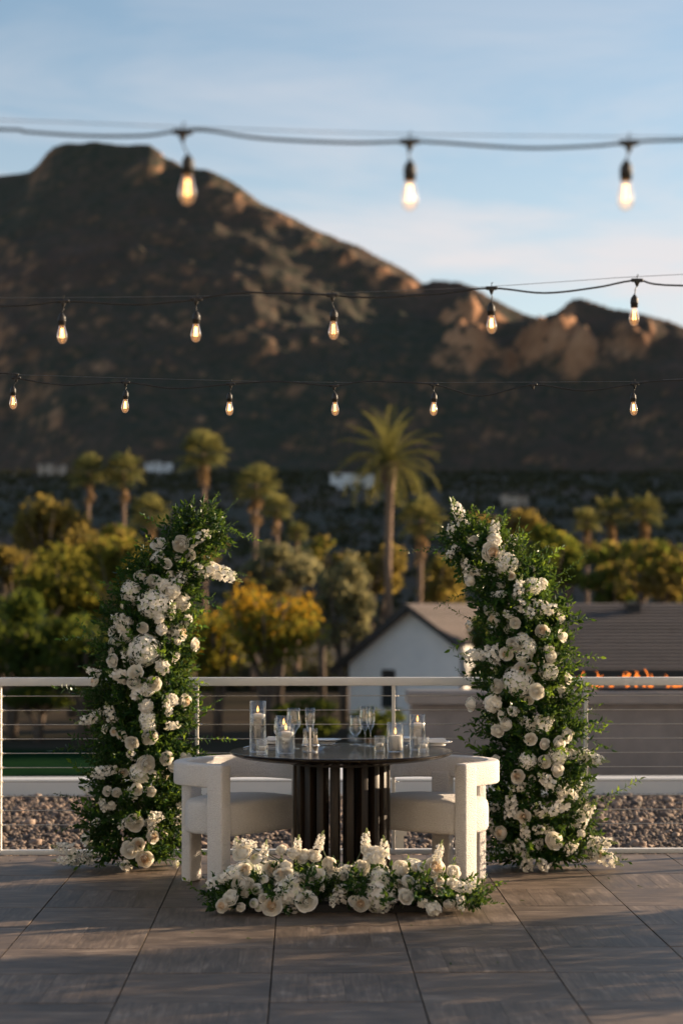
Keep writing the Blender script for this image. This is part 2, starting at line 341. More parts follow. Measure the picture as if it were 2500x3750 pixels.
M['scrub'] = mat_leaf('scrub', [(0.032, 0.038, 0.021), (0.070, 0.064, 0.040)], (0.08, 0.07, 0.03), 0.15, 0.0, 0.05, val=0.0)
def mat_tile():
    m, nt, out = mat_new('porcelain_wood_tile')
    tc = nd(nt, 'ShaderNodeTexCoord'); oi = nd(nt, 'ShaderNodeObjectInfo')
    at_ = nd(nt, 'ShaderNodeAttribute'); at_.attribute_name = 'plank'
    # grain runs along x of the tile; each tile and plank starts somewhere else in the grain
    ml = nd(nt, 'ShaderNodeMath', _operation='MULTIPLY'); ml.inputs[1].default_value = 37.0; nt.links.new(oi.outputs['Random'], ml.inputs[0])
    ad_ = nd(nt, 'ShaderNodeMath', _operation='MULTIPLY_ADD'); ad_.inputs[1].default_value = 11.3
    nt.links.new(at_.outputs['Fac'], ad_.inputs[0]); nt.links.new(ml.outputs[0], ad_.inputs[2])
    cb = nd(nt, 'ShaderNodeCombineXYZ'); nt.links.new(ad_.outputs[0], cb.inputs[0]); nt.links.new(ad_.outputs[0], cb.inputs[2])
    va = nd(nt, 'ShaderNodeVectorMath', _operation='ADD'); nt.links.new(tc.outputs['Object'], va.inputs[0]); nt.links.new(cb.outputs[0], va.inputs[1])
    mp = nd(nt, 'ShaderNodeMapping'); mp.inputs['Scale'].default_value = (1.6, 16, 1); nt.links.new(va.outputs[0], mp.inputs[0])
    n1 = nd(nt, 'ShaderNodeTexNoise', Scale=2.6, Detail=7.0, Roughness=0.62, Distortion=0.7); nt.links.new(mp.outputs[0], n1.inputs['Vector'])
    mp2 = nd(nt, 'ShaderNodeMapping'); mp2.inputs['Scale'].default_value = (2.2, 3.4, 1); nt.links.new(va.outputs[0], mp2.inputs[0])
    n2 = nd(nt, 'ShaderNodeTexNoise', Scale=2.0, Detail=5.0, Roughness=0.6, Distortion=0.5); nt.links.new(mp2.outputs[0], n2.inputs['Vector'])
    mxf = nd(nt, 'ShaderNodeMath', _operation='MULTIPLY_ADD'); mxf.inputs[1].default_value = 0.5
    nt.links.new(n1.outputs['Fac'], mxf.inputs[0])
    h2 = nd(nt, 'ShaderNodeMath', _operation='MULTIPLY'); h2.inputs[1].default_value = 0.5; nt.links.new(n2.outputs['Fac'], h2.inputs[0]); nt.links.new(h2.outputs[0], mxf.inputs[2])
    rp = nd(nt, 'ShaderNodeValToRGB'); el = rp.color_ramp.elements; el.new(0.5); el.new(0.6)
    for e, (p, c) in zip(el, [(0.34, (0.050, 0.035, 0.024)), (0.45, (0.100, 0.072, 0.051)), (0.55, (0.154, 0.113, 0.083)), (0.66, (0.27, 0.21, 0.158))]): e.position = p; e.color = c4(c)
    nt.links.new(mxf.outputs[0], rp.inputs[0])
    # plank to plank tone
    wn_ = nd(nt, 'ShaderNodeTexWhiteNoise'); wn_.noise_dimensions = '1D'; nt.links.new(ad_.outputs[0], wn_.inputs['W'])
    mr = nd(nt, 'ShaderNodeMapRange'); mr.inputs[3].default_value = 0.86; mr.inputs[4].default_value = 1.14; nt.links.new(wn_.outputs[0], mr.inputs[0])
    hs = nd(nt, 'ShaderNodeHueSaturation'); nt.links.new(mr.outputs[0], hs.inputs['Value']); nt.links.new(rp.outputs[0], hs.inputs['Color'])
    b = nd(nt, 'ShaderNodeBsdfPrincipled'); nt.links.new(hs.outputs[0], b.inputs['Base Color'])
    rr = nd(nt, 'ShaderNodeMapRange'); rr.inputs[3].default_value = 0.42; rr.inputs[4].default_value = 0.66; nt.links.new(n2.outputs['Fac'], rr.inputs[0]); nt.links.new(rr.outputs[0], b.inputs['Roughness'])
    wv = nd(nt, 'ShaderNodeTexNoise', Scale=9.0, Detail=6.0, Roughness=0.7, Distortion=1.2); nt.links.new(mp.outputs[0], wv.inputs['Vector'])
    bp = nd(nt, 'ShaderNodeBump', Strength=0.5, Distance=0.0025); nt.links.new(wv.outputs['Fac'], bp.inputs['Height']); nt.links.new(bp.outputs[0], b.inputs['Normal'])
    nt.links.new(b.outputs[0], out.inputs[0]); return m
M['tile'] = mat_tile()

def mat_mountain():
    m, nt, out = mat_new('desert_mountain')
    tc = nd(nt, 'ShaderNodeTexCoord')
    def no(s, d=8.0, r=0.62, x=0.0):
        n = nd(nt, 'ShaderNodeTexNoise', Scale=s, Detail=d, Roughness=r, Distortion=x); nt.links.new(tc.outputs['Object'], n.inputs['Vector']); return n
    big, mid, fine = no(0.006, 6.0), no(0.025, 7.0, 0.65), no(0.13, 5.0, 0.7)
    def ramp(src, stops):
        rp = nd(nt, 'ShaderNodeValToRGB'); el = rp.color_ramp.elements
        while len(el) < len(stops): el.new(0.5)
        for e, (p, c) in zip(el, stops): e.position = p; e.color = c4(c)
        nt.links.new(src, rp.inputs[0]); return rp.outputs[0]
    rock = ramp(mid.outputs['Fac'], [(0.3, (0.16, 0.080, 0.045)), (0.5, (0.36, 0.185, 0.098)), (0.7, (0.52, 0.29, 0.165))])
    soil = ramp(mid.outputs['Fac'], [(0.3, (0.072, 0.048, 0.036)), (0.5, (0.100, 0.064, 0.047)), (0.7, (0.130, 0.082, 0.060))])
    scrub = ramp(fine.outputs['Fac'], [(0.3, (0.040, 0.045, 0.030)), (0.55, (0.062, 0.060, 0.041)), (0.75, (0.092, 0.074, 0.053))])
    fc = nd(nt, 'ShaderNodeMath', _operation='ADD'); nt.links.new(big.outputs['Fac'], fc.inputs[0]); nt.links.new(fine.outputs['Fac'], fc.inputs[1])
    mk = nd(nt, 'ShaderNodeMapRange'); mk.inputs[1].default_value = 0.85; mk.inputs[2].default_value = 1.25; nt.links.new(fc.outputs[0], mk.inputs[0])
    m0 = nd(nt, 'ShaderNodeMixRGB'); nt.links.new(mk.outputs[0], m0.inputs[0]); nt.links.new(scrub, m0.inputs[1]); nt.links.new(soil, m0.inputs[2])
    # steep faces are bare rock
    ge = nd(nt, 'ShaderNodeNewGeometry'); sp = nd(nt, 'ShaderNodeSeparateXYZ'); nt.links.new(ge.outputs['True Normal'], sp.inputs[0])
    st = nd(nt, 'ShaderNodeMapRange'); st.inputs[1].default_value = 0.70; st.inputs[2].default_value = 0.46; nt.links.new(sp.outputs['Z'], st.inputs[0])
    mx = nd(nt, 'ShaderNodeMixRGB'); nt.links.new(st.outputs[0], mx.inputs[0]); nt.links.new(m0.outputs[0], mx.inputs[1]); nt.links.new(rock, mx.inputs[2])
    b = nd(nt, 'ShaderNodeBsdfPrincipled', Roughness=0.95); b.inputs['Specular IOR Level'].default_value = 0.1
    nt.links.new(mx.outputs[0], b.inputs['Base Color'])
    bp = nd(nt, 'ShaderNodeBump', Strength=0.5, Distance=5.0); nt.links.new(mid.outputs['Fac'], bp.inputs['Height']); nt.links.new(bp.outputs[0], b.inputs['Normal'])
    nt.links.new(b.outputs[0], out.inputs[0]); return m
M['mountain'] = mat_mountain()

# ------------------------------------------------------------------ ground, lawn, mountain
GZ = -4.0
g = MB(); g.add([P(-4000, -300, GZ), P(4000, -300, GZ), P(4000, 6000, GZ), P(-4000, 6000, GZ)], [(0, 1, 2, 3)])
tag(g.build('ground', M['ground'], smooth=False), kind='structure')
g = MB()
edge = [(-30, 56), (-14, 54), (-4, 55), (2, 58), (3, 64), (-2, 70), (-8, 74), (-16, 75), (-30, 73)]
g.add([P(x, d, GZ + 0.02) for x, d in edge], [tuple(range(len(edge)))])
tag(g.build('lawn', M['lawn'], smooth=False), kind='structure')

RID = [(-1400, 1050), (-900, 800), (-500, 620), (-250, 470), (-100, 410), (0, 394), (40, 391), (68, 388), (85, 374), (110, 342), (128, 326), (150, 318), (220, 315), (268, 320), (300, 323), (345, 322), (365, 335), (380, 352),
       (400, 362), (440, 375), (475, 378), (520, 400), (560, 425), (600, 455), (650, 480), (700, 505), (760, 530), (820, 555), (870, 580), (920, 605), (955, 628), (972, 641), (1000, 636), (1050, 632), (1080, 645), (1120, 670), (1160, 690), (1200, 708),
       (1240, 718), (1280, 708), (1305, 684), (1315, 676), (1335, 674), (1370, 685), (1410, 695), (1450, 700), (1500, 715), (1540, 727), (1568, 740), (1700, 790), (2000, 930), (2500, 1120), (3200, 1290), (4200, 1400)]
DR, DF = 1500.0, 860.0
rx = np.array([(p[0] - 784) * DK / FPX for p in RID]); ry = np.array([(1392 - p[1]) * DK / FPX for p in RID])
def ridge(u): return np.interp(u, rx, ry) * DR + 3.0
SPURS = [(1080, 745, 38, 21), (1140, 750, 24, 11), (1290, 785, 40, 25), (1345, 790, 34, 16), (1095, 842, 46, 16), (1165, 858, 30, 9), (1225, 835, 28, 10), (1455, 770, 44, 14),
         (500, 412, 34, 12), (560, 455, 40, 13), (640, 500, 44, 14), (720, 545, 44, 14), (800, 585, 44, 13), (880, 625, 40, 13), (945, 665, 34, 14), (350, 365, 30, 8), (1500, 755, 50, 12)]
SHEAR, STEEP = 0.62, 0.70
def foot(d): return np.interp(d, [150, 250, 430, 700, 1000, 1500], [0, 10, 31, 54, 66, 74])
_us = np.linspace(-1.2, 1.2, 1201); _rs = np.interp(_us, rx, ry)
_k = np.exp(-(np.arange(-60, 61) / 22.0) ** 2); _k /= _k.sum(); _rsm = np.convolve(np.pad(_rs, 60, 'edge'), _k, 'valid')
def mountain_h(X, d):
    u = X / np.maximum(DR - SHEAR * X, 300); dr = DR / (1 + SHEAR * np.clip(u, -.6, .9))     # crest runs nearer toward the sunset side
    R1 = np.interp(u, rx, ry) * dr + 3.0
    wx = X + 90 * (fbm(X / 210, d / 260, 4, 5) - 0.5); uw = wx / np.maximum(DR - SHEAR * wx, 300)
    R2 = np.interp(uw, _us, _rsm) * dr
    f0 = foot(d) * np.clip(R2 / 120, 0, 1)
    df = dr - np.maximum(R2 - 60, 5) / STEEP + 70 * (fbm(X / 120, d / 300, 3, 71) - .5)
    t = np.clip((d - df) / np.maximum(dr - df, 8), 0, 1); mixk = t ** 4
    Rz = R2 * (1 - mixk) + R1 * mixk
    base = f0 + (Rz - f0) * t
    env = np.sin(np.pi * np.clip(t, 0, 1) ** 0.8) ** 0.9
    rg = 1 - np.abs(2 * fbm(wx / 170 + d / 500, d / 260, 4, 11) - 1)
    rg2 = 1 - np.abs(2 * fbm(wx / 48, d / 60, 4, 23) - 1)
    h = base + env * (Rz / 365 + 0.15) * (22 * (rg - 0.75) + 8 * (rg2 - 0.75))
    h += (fbm(X / 14, d / 14, 4, 31) - 0.5) * (3.0 + 6 * env)
    # rocky shoulders that catch the sun: (x, y, half width, height)
    for (sx, sy, w, hh) in SPURS:
        a = (1392 - sy) * DK / FPX; uu = (sx - 784) * DK / FPX; drm = DR / (1 + SHEAR * uu)
        Rm = float(np.interp(uu, rx, ry)) * drm; d0 = drm - max(Rm - 60, 5) / STEEP; dl = np.linspace(d0, drm - 15, 200); hl = 60 + (Rm - 60) * ((dl - d0) / (drm - d0))
        dd = float(dl[np.argmin(np.abs(hl / dl - a))]); Xc = uu * dd; ww = w * DK / FPX * dd
        dx = ((X - Xc) * .8 - (d - dd) * .6) / ww; dy = ((X - Xc) * .6 + (d - dd) * .8) / (ww * 1.25)
        dx = dx + 1.1 * (fbm(X / 20, d / 20, 4, 51) - 0.5)
        prof = np.where(dx > 0, np.exp(-(dx / 0.55) ** 2 * 1.2), np.exp(-(dx / 1.7) ** 2))
        h += hh * prof * np.exp(-dy * dy) * (0.1 + 1.5 * (1 - np.abs(2 * fbm(X / 17, d / 17, 4, 41) - 1))) * np.clip((dr - d) / 70, 0, 1)
    # unseen hill added outside the picture on the sunset side, shading the mountain foot
    h += 215 * np.exp(-((X - 640) / 110) ** 2) * np.clip((d - 400) / 90, 0, 1) * np.clip((1320 - d) / 160, 0, 1) * (0.85 + 0.3 * fbm(X / 60, d / 60, 3, 61))
    back = np.clip((d - dr) / 900, 0, 1)
    h = np.where(d > dr, (R1 + (fbm(X / 14, d / 14, 4, 31) - 0.5) * 4) * (1 - back) ** 1.6 - back * 10, h)
    return h + GZ - 0.5
dd1 = np.concatenate([np.linspace(150, DF, 60)[:-1], np.linspace(DF, 1820, 300), np.linspace(1830, 2600, 16)])
uu1 = np.concatenate([np.linspace(rx[0], -0.23, 50)[:-1], np.linspace(-0.23, 0.23, 330), np.linspace(0.23, rx[-1], 60)[1:]])
UU, DD = np.meshgrid(uu1, dd1)
XX = UU * (0.45 * DR + 0.55 * DD); ZZ = mountain_h(XX, DD)
nr, nc = DD.shape
V = Pn(XX, DD, ZZ).reshape(-1, 3); idx = np.arange(nr * nc).reshape(nr, nc)
F = np.stack([idx[:-1, :-1], idx[:-1, 1:], idx[1:, 1:], idx[1:, :-1]], -1).reshape(-1, 4)
tag(obj('mountain', np_mesh('mountain', V, F, M['mountain'], True)), kind='structure')

# ------------------------------------------------------------------ terrace: slab, tiles, gravel roof, parapet
RY = 12.10                                     # the railing line
g = MB(); g.box((0, 7.0, -2.06), (15, 10.06, 4.0)); tag(g.build('terrace_slab', M['tile_base'], smooth=False), kind='structure')
deck = tag(link(bpy.data.objects.new('deck_floor', None)), kind='structure')
def tile_mesh(ly):
    mb = MB(); pl = []
    n = 4; w = 0.594; gp = 0.0008; step = w / n
    for i in range(n):
        y0, y1 = -w / 2 + i * step + gp / 2, -w / 2 + (i + 1) * step - gp / 2
        if i == 0: y0 = -w / 2
        if i == n - 1: y1 = w / 2
        b = 0.0005; x0, x1 = -w / 2, w / 2
        if y0 >= ly: continue
        y1 = min(y1, ly)
        vs = [(x0, y0, -0.02), (x1, y0, -0.02), (x1, y1, -0.02), (x0, y1, -0.02), (x0, y0, -b), (x1, y0, -b), (x1, y1, -b), (x0, y1, -b),
              (x0 + b, y0 + b, 0), (x1 - b, y0 + b, 0), (x1 - b, y1 - b, 0), (x0 + b, y1 - b, 0)]
        fs = [(8, 9, 10, 11), (0, 1, 5, 4), (1, 2, 6, 5), (2, 3, 7, 6), (3, 0, 4, 7), (4, 5, 9, 8), (5, 6, 10, 9), (6, 7, 11, 10), (7, 4, 8, 11)]
        mb.add(vs, fs); pl += [i + 1.0] * len(fs)
    me = mb.mesh('tile', M['tile'], smooth=False)
    a = me.attributes.new('plank', 'FLOAT', 'FACE'); a.data.foreach_set('value', pl)
    return me
tile_full = tile_mesh(9)
X0, Y0 = -0.125, 9.353
def cut_tile(along):         # the narrow row against the railing
    mb = MB(); h = 0.27; pl = []
    strips = [(-0.297, -0.297, 0.297, -0.15), (-0.297, -0.148, 0.297, -0.027)] if along else [(-0.297 + i * 0.1485 + 0.001, -0.297, -0.297 + (i + 1) * 0.1485 - 0.001, -0.027) for i in range(4)]
    for i, (x0, y0, x1, y1) in enumerate(strips):
        mb.add([(x0, y0, -0.02), (x1, y0, -0.02), (x1, y1, -0.02), (x0, y1, -0.02), (x0, y0, 0), (x1, y0, 0), (x1, y1, 0), (x0, y1, 0)],
               [(4, 5, 6, 7), (0, 1, 5, 4), (1, 2, 6, 5), (2, 3, 7, 6), (3, 0, 4, 7)]); pl += [i + 1.0] * 5
    me = mb.mesh('tile', M['tile'], smooth=False); a = me.attributes.new('plank', 'FLOAT', 'FACE'); a.data.foreach_set('value', pl); return me
cuts = [cut_tile(True), cut_tile(False)]
for r in range(-10, 5):
    for c in range(-8, 9):
        x, y = X0 + 0.6 * (c + 0.5), Y0 + 0.6 * (r + 0.5)
        along = (c + r) % 2 == 0
        jz = random.uniform(-0.0012, 0.0012)
        if r == 4:
            obj('tile', cuts[0 if along else 1], deck, (x, y, jz))
        else:
            o = obj('tile', tile_full, deck, (x, y, jz), (0, 0, (0 if along else math.pi / 2) + (math.pi if random.random() < 0.5 else 0)))

# unseen hotel front added behind the camera to bounce sunlight onto chairs and flowers
hb = thing('bounce_hotel_front', (0, -4, 0), 'unseen white stucco hotel front added behind the camera to bounce light onto the terrace', 'building')
mb = MB(); mb.box((0, -4, 4.0), (40, 8, 16)); mb.build('wall', M['stucco'], hb, smooth=False)
mb = MB(); mb.box((0, -3.9, 12.12), (40.8, 8.6, 0.24)); mb.build('roof', M['white_paint'], hb, smooth=False)
for fl_ in range(3):
    for k in range(8):
        x = -17.5 + 5 * k; hh = 2.2 if fl_ == 0 else 1.5; z = 1.1 if fl_ == 0 else .9 + 4 * fl_ + .75
        mb = MB(); mb.box((x, 0.02, z), (1.5, 0.1, hh)); f = mb.build('door' if fl_ == 0 else 'window', M['eave'], hb, smooth=False)
        mb = MB(); mb.box((x, 0.04, z), (1.34, 0.1, hh - .16)); mb.build('pane', M['dark_glass'], f, smooth=False)

# gravel roof beyond the railing
g = MB(); g.box((0, 14.62, -2.12), (16, 5.1, 3.96)); tag(g.build('gravel_roof', M['roof_bed'], smooth=False), kind='structure')
def ico():
    bm = bmesh.new(); bmesh.ops.create_icosphere(bm, subdivisions=1, radius=1)
    v = np.array([p.co[:] for p in bm.verts]); f = np.array([[q.index for q in p.verts] for p in bm.faces]); bm.free(); return v, f
IV, IF = ico()
def stones(n, x0, x1, y0, y1, z, smin, smax):
    c = np.stack([rng.uniform(x0, x1, n), rng.uniform(y0, y1, n), np.full(n, z)], -1)
    s = rng.uniform(smin, smax, (n, 1)) * np.stack([rng.uniform(0.8, 1.3, n), rng.uniform(0.8, 1.3, n), rng.uniform(0.5, 0.95, n)], -1)
    a = rng.uniform(0, 6.28, n); ca, sa = np.cos(a), np.sin(a)
    lv = IV[None] * (1 + rng.uniform(-0.22, 0.22, (n, len(IV), 1))) * s[:, None, :]
    x = lv[..., 0] * ca[:, None] - lv[..., 1] * sa[:, None]; y = lv[..., 0] * sa[:, None] + lv[..., 1] * ca[:, None]
    tl = rng.uniform(-0.3, 0.3, (n, 1)); zz = lv[..., 2] + x * tl
    V = np.stack([x + c[:, None, 0], y + c[:, None, 1], zz + c[:, None, 2] + s[:, None, 2] * 0.3], -1)
    F = IF[None] + (np.arange(n) * len(IV))[:, None, None]
    return V.reshape(-1, 3), F.reshape(-1, 3)
v1, f1 = stones(23000, -4.0, 4.4, 12.17, 17.1, -0.135, 0.012, 0.026)
v2, f2 = stones(900, -4.0, 4.4, 12.2, 17.0, -0.13, 0.026, 0.05)
gme = np_mesh('gravel', np.concatenate([v1, v2]), np.concatenate([f1, f2 + len(v1)]), M['gravel'])
ga = gme.attributes.new('tone', 'FLOAT', 'FACE'); ga.data.foreach_set('value', np.repeat(rng.uniform(0, 1, (len(f1) + len(f2)) // len(IF)), len(IF)).astype(np.float32))
tag(obj('gravel', gme), 'loose brown and pink gravel covering the flat roof', 'gravel', kind='stuff')
g = MB(); g.box((0, 17.32, -0.06), (20, 0.30, 0.14)); g.box((0, 17.36, -2.1), (20, 0.2, 3.9))
tag(g.build('parapet', M['white_paint'], smooth=False), 'low white parapet at the far edge of the gravel roof', 'parapet')

# ------------------------------------------------------------------ railing
rail = thing('cable_railing', (0, RY, 0), 'white metal cable railing running along the deck edge', 'railing')
XS = [-2.13 + 1.2205 * k - 0.25 for k in range(-3, 8)]
XS = [(P((px - 1250) * RY / FPX, RY, 0)).x for px in (5 - 718 * 2, 5 - 718, 5, 722, 1440, 2146, 2146 + 715, 2146 + 1430)]
g = bevel_box((8.6, 0.06, 0.052), 0.005, 2, M['white_paint'], 'top_rail'); flat_sides(g)
obj('top_rail', g, rail, (0.3, 0, 1.078))
g = bevel_box((8.6, 0.05, 0.03), 0.004, 2, M['white_paint'], 'bottom_rail'); flat_sides(g)
obj('bottom_rail', g, rail, (0.3, 0.0, 0.012))
pm = bevel_box((0.020, 0.046, 1.03), 0.003, 2, M['post_paint'], 'post'); flat_sides(pm)
for x in XS: obj('post', pm, rail, (x, 0, 0.5385))
cb = MB(); cb.tube([(-4.0, 0, 0), (-2, 0, 0), (0, 0, 0), (2, 0, 0), (4.6, 0, 0)], 0.0030, 6); cbm = cb.mesh('cable', M['cable'])
for k in range(10): obj('cable', cbm, rail, (0, 0, 0.988 - 0.0895 * k))
tn = MB(); tn.lathe([(0.0045, -0.012), (0.006, -0.008), (0.006, 0.008), (0.0045, 0.012)], 8); tnm = tn.mesh('cable_fitting', M['steel'])
for x in XS[2:6]:
    for k in range(10): obj('cable_fitting', tnm, rail, (x + 0.022, 0, 0.988 - 0.0895 * k), (0, R(90), 0))
cv = MB(); cv.box((0, 0, 0.11), (0.05, 0.05, 0.22)); cv.box((0.002, 0, 0.235), (0.085, 0.07, 0.035)); cv.lathe([(0.02, 0.25), (0.02, 0.29), (0.014, 0.295)], 10)
q = P((1463 - 1250) * 12.32 / FPX, 12.32, -0.13)
tag(cv.build('roof_vent', M['post_paint'], None, q, smooth=False), 'small cream vent box on the gravel behind the railing post', 'vent')

# ------------------------------------------------------------------ fire wall, water, flames
fw = thing('fire_wall', P(3.7, 20, -0.2), 'grey concrete wall with overhanging cap and a fire trough on top', 'fire wall')
W0 = at(1500, 0, 20).x - fw.location.x
obj('wall', bevel_box((6.6, 0.5, 0.80), 0.01, 2, M['concrete'], 'wall'), fw, (W0 + 3.3, 0, 0.36))
obj('cap', bevel_box((6.66, 0.64, 0.125), 0.012, 2, M['concrete_cap'], 'cap'), fw, (W0 + 3.29, -0.03, 0.815))
obj('fire_trough', bevel_box((4.6, 0.30, 0.05), 0.008, 2, M['eave'], 'fire_trough'), fw, (W0 + 4.25, 0.02, 0.885))
g = MB(); g.box((3.6, 18.6, -0.32), (9, 1.9, 0.2)); tag(g.build('water', M['pool_water'], smooth=False), kind='structure')
g = MB(); g.box((3.6, 17.56, -0.10), (9, 0.16, 0.05)); g.box((3.6, 20, -2.2), (9, 5, 3.98)); tag(g.build('pool_ledge', M['white_paint'], smooth=False), kind='structure')
def tongue_mesh(seed):
    rnd = random.Random(seed); mb = MB()
    h = rnd.uniform(0.07, 0.20); ph = rnd.uniform(0, 6); w = rnd.uniform(0.016, 0.034); lean = rnd.uniform(-0.04, 0.09); pts = []; rad = []
    for i in range(11):
        t = i / 10; pts.append((lean * t + 0.035 * t * math.sin(ph + 5 * t), 0.02 * t * math.cos(ph + 4 * t), h * t))
        rad.append(max(0.001, w * (math.sin(math.pi * min(1, t * 0.85 + 0.15)) ** 0.8) * (1 - 0.5 * t) * (1 + 0.45 * math.sin(ph * 2 + 10 * t))))
    mb.tube(pts, rad, 6); return mb.mesh('flame_tongue', M['fire'])
fire = thing('gas_fire', P(4.0, 20.02, 0.712), 'row of orange gas flames along the top of the grey concrete wall', 'fire')
tg_ = [tongue_mesh(s_) for s_ in range(9)]; rndf = random.Random(3)
for px, nn, hs in [(1335, 4, 1), (1374, 5, 1.1), (1400, 3, .9), (1440, 4, .9), (1466, 4, 1.15), (1492, 4, 1.2), (1532, 3, .8), (1556, 4, 1), (1600, 5, 1)]:
    for k in range(nn):
        p = ad(px + rndf.uniform(-13, 13), 1590, 20.02); p.z = 0.712 + rndf.choice([0, 0, 0, .03, .07]); p.y += rndf.uniform(-.06, .06)
        obj('flame_tongue', rndf.choice(tg_), fire, p - fire.location, (0, 0, rndf.uniform(0, 6)), (.85, .85, hs * rndf.uniform(.45, .85)))

# ------------------------------------------------------------------ houses
def roof_courses(parent, A, B, C, D, n, name='roof_course', th=0.05):
    """A-B eave, D-C ridge; lapped courses of tiles"""
    A, B, C, D = map(Vector, (A, B, C, D)); nrm = (B - A).cross(D - A).normalized()
    if nrm.z < 0: nrm = -nrm
    for i in range(n):
        t0, t1 = i / n, (i + 1.15) / n
        t1 = min(t1, 1)
        a, b, c, d = A.lerp(D, t0), B.lerp(C, t0), B.lerp(C, t1), A.lerp(D, t1)
        mb = MB(); up = nrm * th
        vs = [a, b, c - nrm * th * 0.3, d - nrm * th * 0.3, a + up, b + up, c + nrm * 0.004, d + nrm * 0.004]
        mb.add(vs, [(3, 2, 1, 0), (4, 5, 6, 7), (0, 1, 5, 4), (1, 2, 6, 5), (2, 3, 7, 6), (3, 0, 4, 7)])
        mb.build(name, M['roof_tile'], parent, smooth=False)
def house_gable():
    d0 = 78.0; phi = R(29); c_, s_ = math.cos(phi), math.sin(phi)
    h = thing('gabled_house', P((930 - 784) * DK / FPX * d0, d0, GZ), 'white stucco house with dark eaves, its gable end facing the terrace', 'house'); B0 = h.location.copy()
    X0_ = (930 - 784) * DK / FPX * d0
    def gp(px, py, back=0.0):          # picture pixel on the gable plane, moved back along the ridge
        q = (px - 784) * DK / FPX; st_ = (q * d0 - X0_) / (c_ + q * s_); X = X0_ + st_ * c_; d = d0 - st_ * s_
        z = CAM_H - (py - 1392) * DK / FPX * d
        return P(X + back * s_, d + back * c_, z) - B0
    RD = P(s_, c_, 0) - P(0, 0, 0); dep = 13.0
    pk, L, Rr = gp(930, 1386), gp(757, 1535), gp(1052, 1480)
    def zr(px): return (L.z + (pk.z - L.z) * (px - 757) / 173 if px < 930 else pk.z + (Rr.z - pk.z) * (px - 930) / 122) - 0.24
    fr = []
    for px in (788, 1042): v = gp(px, 1500, .5); fr.append(Vector((v.x, v.y, 0)))
    for px in (1042, 930, 788): v = gp(px, 1500, .5); fr.append(Vector((v.x, v.y, zr(px))))
    bk = [v + RD * dep for v in fr]; mb = MB()
    mb.add(fr + bk, [(0, 1, 2, 3, 4), (9, 8, 7, 6, 5)] + [(i, (i + 1) % 5, (i + 1) % 5 + 5, i + 5) for i in range(5)])
    mb.build('wall', M['stucco'], h, smooth=False)
    o = RD * (dep + 1.0)
    roof_courses(h, Rr, Rr + o, pk + o, pk, 9); roof_courses(h, L + o, L, pk, pk + o, 12)
    for a, b in ((L, pk), (Rr, pk)):
        mb = MB(); dn = Vector((0, 0, -0.34 if a is L else -0.22)); t = RD * 0.16; e = RD * -0.02; a2, b2 = a + e, b + e
        vs = [a2 + dn, b2 + dn, b2 + Vector((0, 0, .03)), a2 + Vector((0, 0, .03))]; vs += [v + t for v in vs]
        mb.add(vs, [(0, 1, 2, 3), (7, 6, 5, 4), (0, 4, 5, 1), (1, 5, 6, 2), (2, 6, 7, 3), (3, 7, 4, 0)]); mb.build('rake_board', M['eave'], h, smooth=False)
    a, b = gp(866, 1540, .5), gp(893, 1625, .5); wd = (Vector((a.x, a.y)) - Vector((b.x, b.y))).length; hh = abs(a.z - b.z); fm = MB()
    for s in (-1, 1): fm.box((s * wd / 2, 0, 0), (0.07, 0.12, hh + 0.07)); fm.box((0, 0, s * hh / 2), (wd - 0.07, 0.12, 0.07))
    f = fm.build('window', M['eave'], h, (a + b) / 2, (0, 0, -YAW - phi), smooth=False)
    pn = MB(); pn.box((0, 0.0, 0), (wd - 0.05, 0.04, hh - 0.05)); pn.build('pane', M['dark_glass'], f, smooth=False)
    return h
house_gable()
def house_low():
    h = thing('low_house', P(0, 0, 0), 'long low house at the edge of the picture under a wide brown tiled roof', 'house')
    x0, x1 = 5.0, 18.0; de, dr = 56.0, 63.0
    ze = CAM_H - (1540 - 1392) * DK * de / FPX; zr = CAM_H + (1392 - 1386) * DK * dr / FPX
    roof_courses(h, P(x0, de, ze), P(x1, de, ze), P(x1, dr, zr), P(x0, dr, zr), 20, th=0.055)
    roof_courses(h, P(x1, dr + 7, ze), P(x0, dr + 7, ze), P(x0, dr, zr), P(x1, dr, zr), 8, th=0.055)
    mb = MB(); mb.box(P((x0 + x1) / 2, de + 7.2, (GZ + ze) / 2 - 0.06), (x1 - x0 - 1.4, 12.6, ze - GZ - 0.12), -YAW); mb.build('wall', M['stucco_tan'], h, smooth=False)
    mb = MB(); mb.box(P((x0 + x1) / 2, de + 0.05, ze - 0.08), (x1 - x0, 0.06, 0.22), -YAW); mb.build('fascia', M['eave'], h, smooth=False)
    mb = MB(); q = P((1452 - 784) * DK * 62 / FPX, 62, zr - 0.35); mb.box(q + Vector((0, 0, 0.14)), (0.45, 0.4, 0.3), -YAW); mb.box(q + Vector((0, 0, 0.31)), (0.6, 0.5, 0.06), -YAW)
    mb.build('roof_vent', M['eave'], h, smooth=False)
    for k in range(4):
        mb = MB(); c = P(x0 + 3.2 + k * 2.6, de + 0.88, ze - 1.5); mb.box(c, (1.3, 0.1, 1.4), -YAW); f = mb.build('window', M['eave'], h, smooth=False)
        mb = MB(); mb.box(c + Vector((0, -0.03, 0)), (1.15, 0.08, 1.25), -YAW); mb.build('pane', M['dark_glass'], f, smooth=False)
    return h
house_low()
